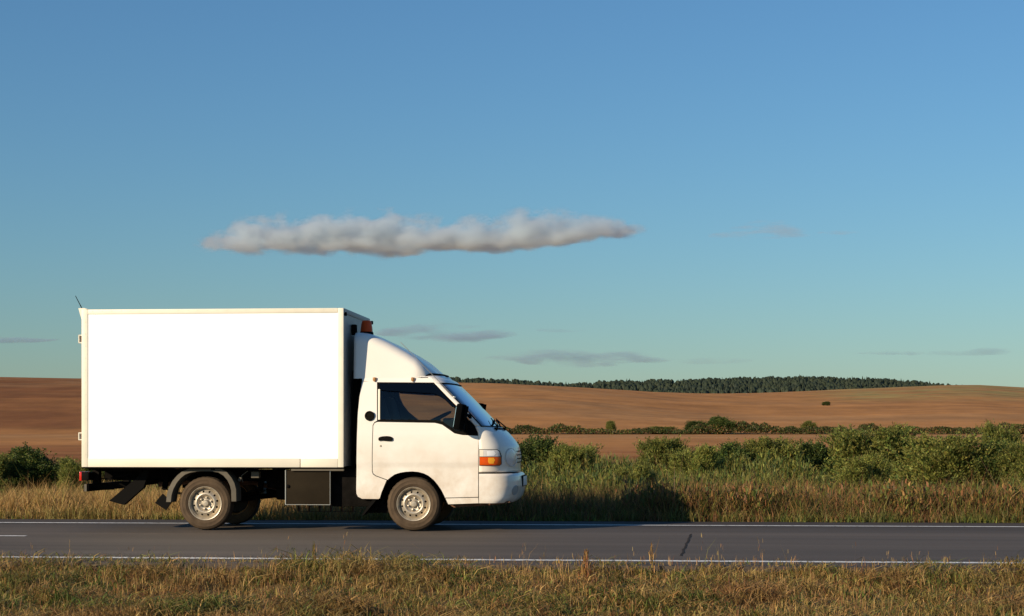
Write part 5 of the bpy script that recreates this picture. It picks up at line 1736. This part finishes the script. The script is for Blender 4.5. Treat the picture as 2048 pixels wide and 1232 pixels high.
plant('grass_stem', 1303, 14.9, 0.36, 'tall straw coloured grass stem against the asphalt right of the dock plant', [STRAW, GOLD], seed=82, n=30, w_=0.015)
plant('grass_stem', 628, 15.2, 0.30, 'pale seed stem rising over the edge line below the rear of the truck', [STRAW, LIME], seed=83, n=40, w_=0.02)

# ================================================================== CLOUDS
def curve_node(n, pts):
    c = n.new('ShaderNodeFloatCurve')
    cm = c.mapping; cu = cm.curves[0]
    while len(cu.points) > 2: cu.points.remove(cu.points[1])
    cu.points[0].location = pts[0]; cu.points[-1].location = pts[-1]
    for p in pts[1:-1]: cu.points.new(*p)
    for p in cu.points: p.handle_type = 'AUTO'
    cm.update()
    return c

def cloud(label, xs, tops, bots, Yd, dens_, scale=0.02, col=(0.9, 0.93, 0.97), aniso=0.45, thresh=0.42, nz_amt=4.5, depth=1.3, stretch=0.55):
    """a body of vapour bounded by a tapering hull; the density inside is torn by noise and thins towards the hull"""
    s_ = Yd / FPX
    X0, X1 = (xs[0] - 1024) * s_, (xs[-1] - 1024) * s_
    Z = [((HZ - b) * s_, (HZ - t) * s_) for t, b in zip(tops, bots)]
    zlo = min(z[0] for z in Z); zhi = max(z[1] for z in Z)
    hy = (zhi - zlo) / 2 * depth
    L = X1 - X0; Hh = zhi - zlo
    cx, cz = (X0 + X1) / 2, (zlo + zhi) / 2
    # hull
    bm = bmesh.new(); rings = []
    NS, NR = 40, 14
    for i in range(NS + 1):
        f = i / NS
        px = xs[0] + (xs[-1] - xs[0]) * f
        t_, b_ = interp(px, xs, tops), interp(px, xs, bots)
        zt_, zb_ = (HZ - t_) * s_, (HZ - b_) * s_
        m_ = 0.12 * Hh
        zc_, hz_ = (zt_ + zb_) / 2 - cz, (zt_ - zb_) / 2 + m_
        rings.append([bm.verts.new((X0 + L * f - cx, math.cos(2 * math.pi * k / NR) * hy * 1.02, zc_ + math.sin(2 * math.pi * k / NR) * hz_ * 1.08)) for k in range(NR)])
    for a, b in zip(rings, rings[1:]):
        for k in range(NR): bm.faces.new((a[k], a[(k + 1) % NR], b[(k + 1) % NR], b[k]))
    bm.faces.new(rings[0][::-1]); bm.faces.new(rings[-1])
    # vapour
    m = bpy.data.materials.new('cloud_vapour'); m.use_nodes = True
    n, l = m.node_tree.nodes, m.node_tree.links
    n.clear()
    o = n.new('ShaderNodeOutputMaterial'); v = n.new('ShaderNodeVolumePrincipled')
    v.inputs['Color'].default_value = (*col, 1); v.inputs['Anisotropy'].default_value = aniso
    tc = n.new('ShaderNodeTexCoord'); sp = n.new('ShaderNodeSeparateXYZ'); l.new(tc.outputs['Object'], sp.inputs[0])
    def M_(op, a, b=None, c=None, clamp=False):
        x = n.new('ShaderNodeMath'); x.operation = op; x.use_clamp = clamp
        for k, val in enumerate((a, b, c)):
            if val is None: continue
            if isinstance(val, (int, float)): x.inputs[k].default_value = val
            else: l.new(val, x.inputs[k])
        return x.outputs[0]
    xn = M_('MULTIPLY_ADD', sp.outputs['X'], 1 / L, 0.5, clamp=True)
    ct = curve_node(n, [((x - xs[0]) / (xs[-1] - xs[0]), ((HZ - t) * s_ - zlo) / Hh) for x, t in zip(xs, tops)])
    cb = curve_node(n, [((x - xs[0]) / (xs[-1] - xs[0]), ((HZ - b) * s_ - zlo) / Hh) for x, b in zip(xs, bots)])
    l.new(xn, ct.inputs['Value']); l.new(xn, cb.inputs['Value'])
    zn = M_('MULTIPLY_ADD', sp.outputs['Z'], 1 / Hh, 0.5)
    th = M_('MAXIMUM', M_('SUBTRACT', ct.outputs[0], cb.outputs[0]), 0.02)
    vv = M_('DIVIDE', M_('SUBTRACT', zn, cb.outputs[0]), th)                 # 0 at the base, 1 at the top
    base = n.new('ShaderNodeMapRange'); base.interpolation_type = 'SMOOTHSTEP'; base.inputs[1].default_value = -0.12; base.inputs[2].default_value = 0.25
    l.new(vv, base.inputs[0])
    topf = n.new('ShaderNodeMapRange'); topf.interpolation_type = 'SMOOTHSTEP'; topf.inputs[1].default_value = 1.25; topf.inputs[2].default_value = 0.35
    l.new(vv, topf.inputs[0])
    yy = M_('MULTIPLY', sp.outputs['Y'], 1 / hy)
    yf = M_('SUBTRACT', 1.0, M_('MULTIPLY', yy, yy))
    xe_ = M_('POWER', M_('ABSOLUTE', M_('MULTIPLY_ADD', xn, 2.0, -1.0)), 7.0)
    yf = M_('MULTIPLY', yf, M_('SUBTRACT', 1.0, xe_))
    shape = M_('MULTIPLY', M_('MULTIPLY', base.outputs[0], topf.outputs[0]), yf)
    mp = n.new('ShaderNodeMapping'); mp.inputs['Scale'].default_value = (stretch, 1, 1.25); mp.inputs['Location'].default_value = (xs[0] * 0.37, 3.1, 0.7)
    l.new(tc.outputs['Object'], mp.inputs[0])
    nz = n.new('ShaderNodeTexNoise'); nz.inputs['Scale'].default_value = scale; nz.inputs['Detail'].default_value = 5; nz.inputs['Roughness'].default_value = 0.58
    l.new(mp.outputs[0], nz.inputs['Vector'])
    d = M_('ADD', shape, M_('MULTIPLY', M_('SUBTRACT', nz.outputs['Fac'], 0.5), nz_amt))
    d = M_('MULTIPLY', M_('SUBTRACT', d, thresh), 1.3, clamp=True)
    d = M_('MULTIPLY', d, M_('MINIMUM', M_('MULTIPLY', shape, 4.0), 1.0))
    l.new(M_('MULTIPLY', d, dens_), v.inputs['Density'])
    l.new(v.outputs[0], o.inputs['Volume'])
    ob = obj('cloud', bm, m, smooth=0)
    ob.location = (cx, Yd, EYE + cz)
    tag(ob, label, 'cloud', 'clouds in the evening sky')
    return ob
cloud('long grey and cream cumulus cloud stretched above the truck',
      [385, 425, 465, 510, 560, 600, 640, 700, 780, 830, 900, 960, 1010, 1060, 1130, 1190, 1240, 1300],
      [470, 462, 446, 434, 430, 436, 424, 426, 424, 432, 436, 432, 430, 422, 424, 432, 440, 456],
      [500, 506, 506, 506, 504, 505, 508, 510, 512, 512, 502, 508, 506, 500, 490, 480, 476, 466], 3000, 0.09, scale=0.032, nz_amt=3.2, thresh=0.30, col=(0.88, 0.94, 0.97), stretch=0.7)
W_ = dict(col=(0.50, 0.60, 0.76), scale=0.035, aniso=0.2, thresh=0.5, stretch=0.22, nz_amt=7.0)
cloud('small faint pinkish wisp of cloud right of the long cumulus', [1415, 1470, 1530, 1580, 1625], [466, 454, 442, 448, 462], [474, 479, 480, 479, 472], 3200, 0.016, **{**W_, 'nz_amt': 10.0, 'scale': 0.05, 'thresh': 0.75, 'col': (0.8, 0.74, 0.74)})
cloud('tiny faint scrap of cloud furthest right at the height of the long cumulus', [1630, 1680, 1730], [462, 454, 461], [467, 471, 467], 3200, 0.018, **{**W_, 'col': (0.8, 0.74, 0.74)})
cloud('thin grey cloud streak just right of the orange beacon', [745, 800, 860, 920, 980, 1040], [660, 654, 644, 648, 654, 664], [668, 676, 682, 686, 680, 670], 4500, 0.022, **W_)
cloud('longest thin grey cloud streak low over the forest', [950, 1010, 1100, 1200, 1290, 1370], [712, 704, 700, 700, 704, 714], [718, 722, 732, 734, 728, 720], 4500, 0.024, **W_)
cloud('faint tail of cloud to the right of the longest low streak', [1350, 1420, 1510], [718, 714, 720], [724, 730, 724], 4500, 0.012, **W_)
cloud('thin level streak of cloud near the right edge above the hill', [1700, 1800, 1900, 2000, 2120], [704, 698, 696, 697, 700], [708, 711, 713, 712, 710], 4500, 0.018, **W_)
cloud('thin level streak of cloud at the left edge beside the box', [-80, 0, 60, 125], [670, 671, 672, 677], [683, 686, 685, 680], 4500, 0.045, **W_)
cloud('short faint dash of cloud above the longest low streak', [1070, 1120, 1175], [659, 655, 659], [662, 665, 662], 4500, 0.018, **W_)
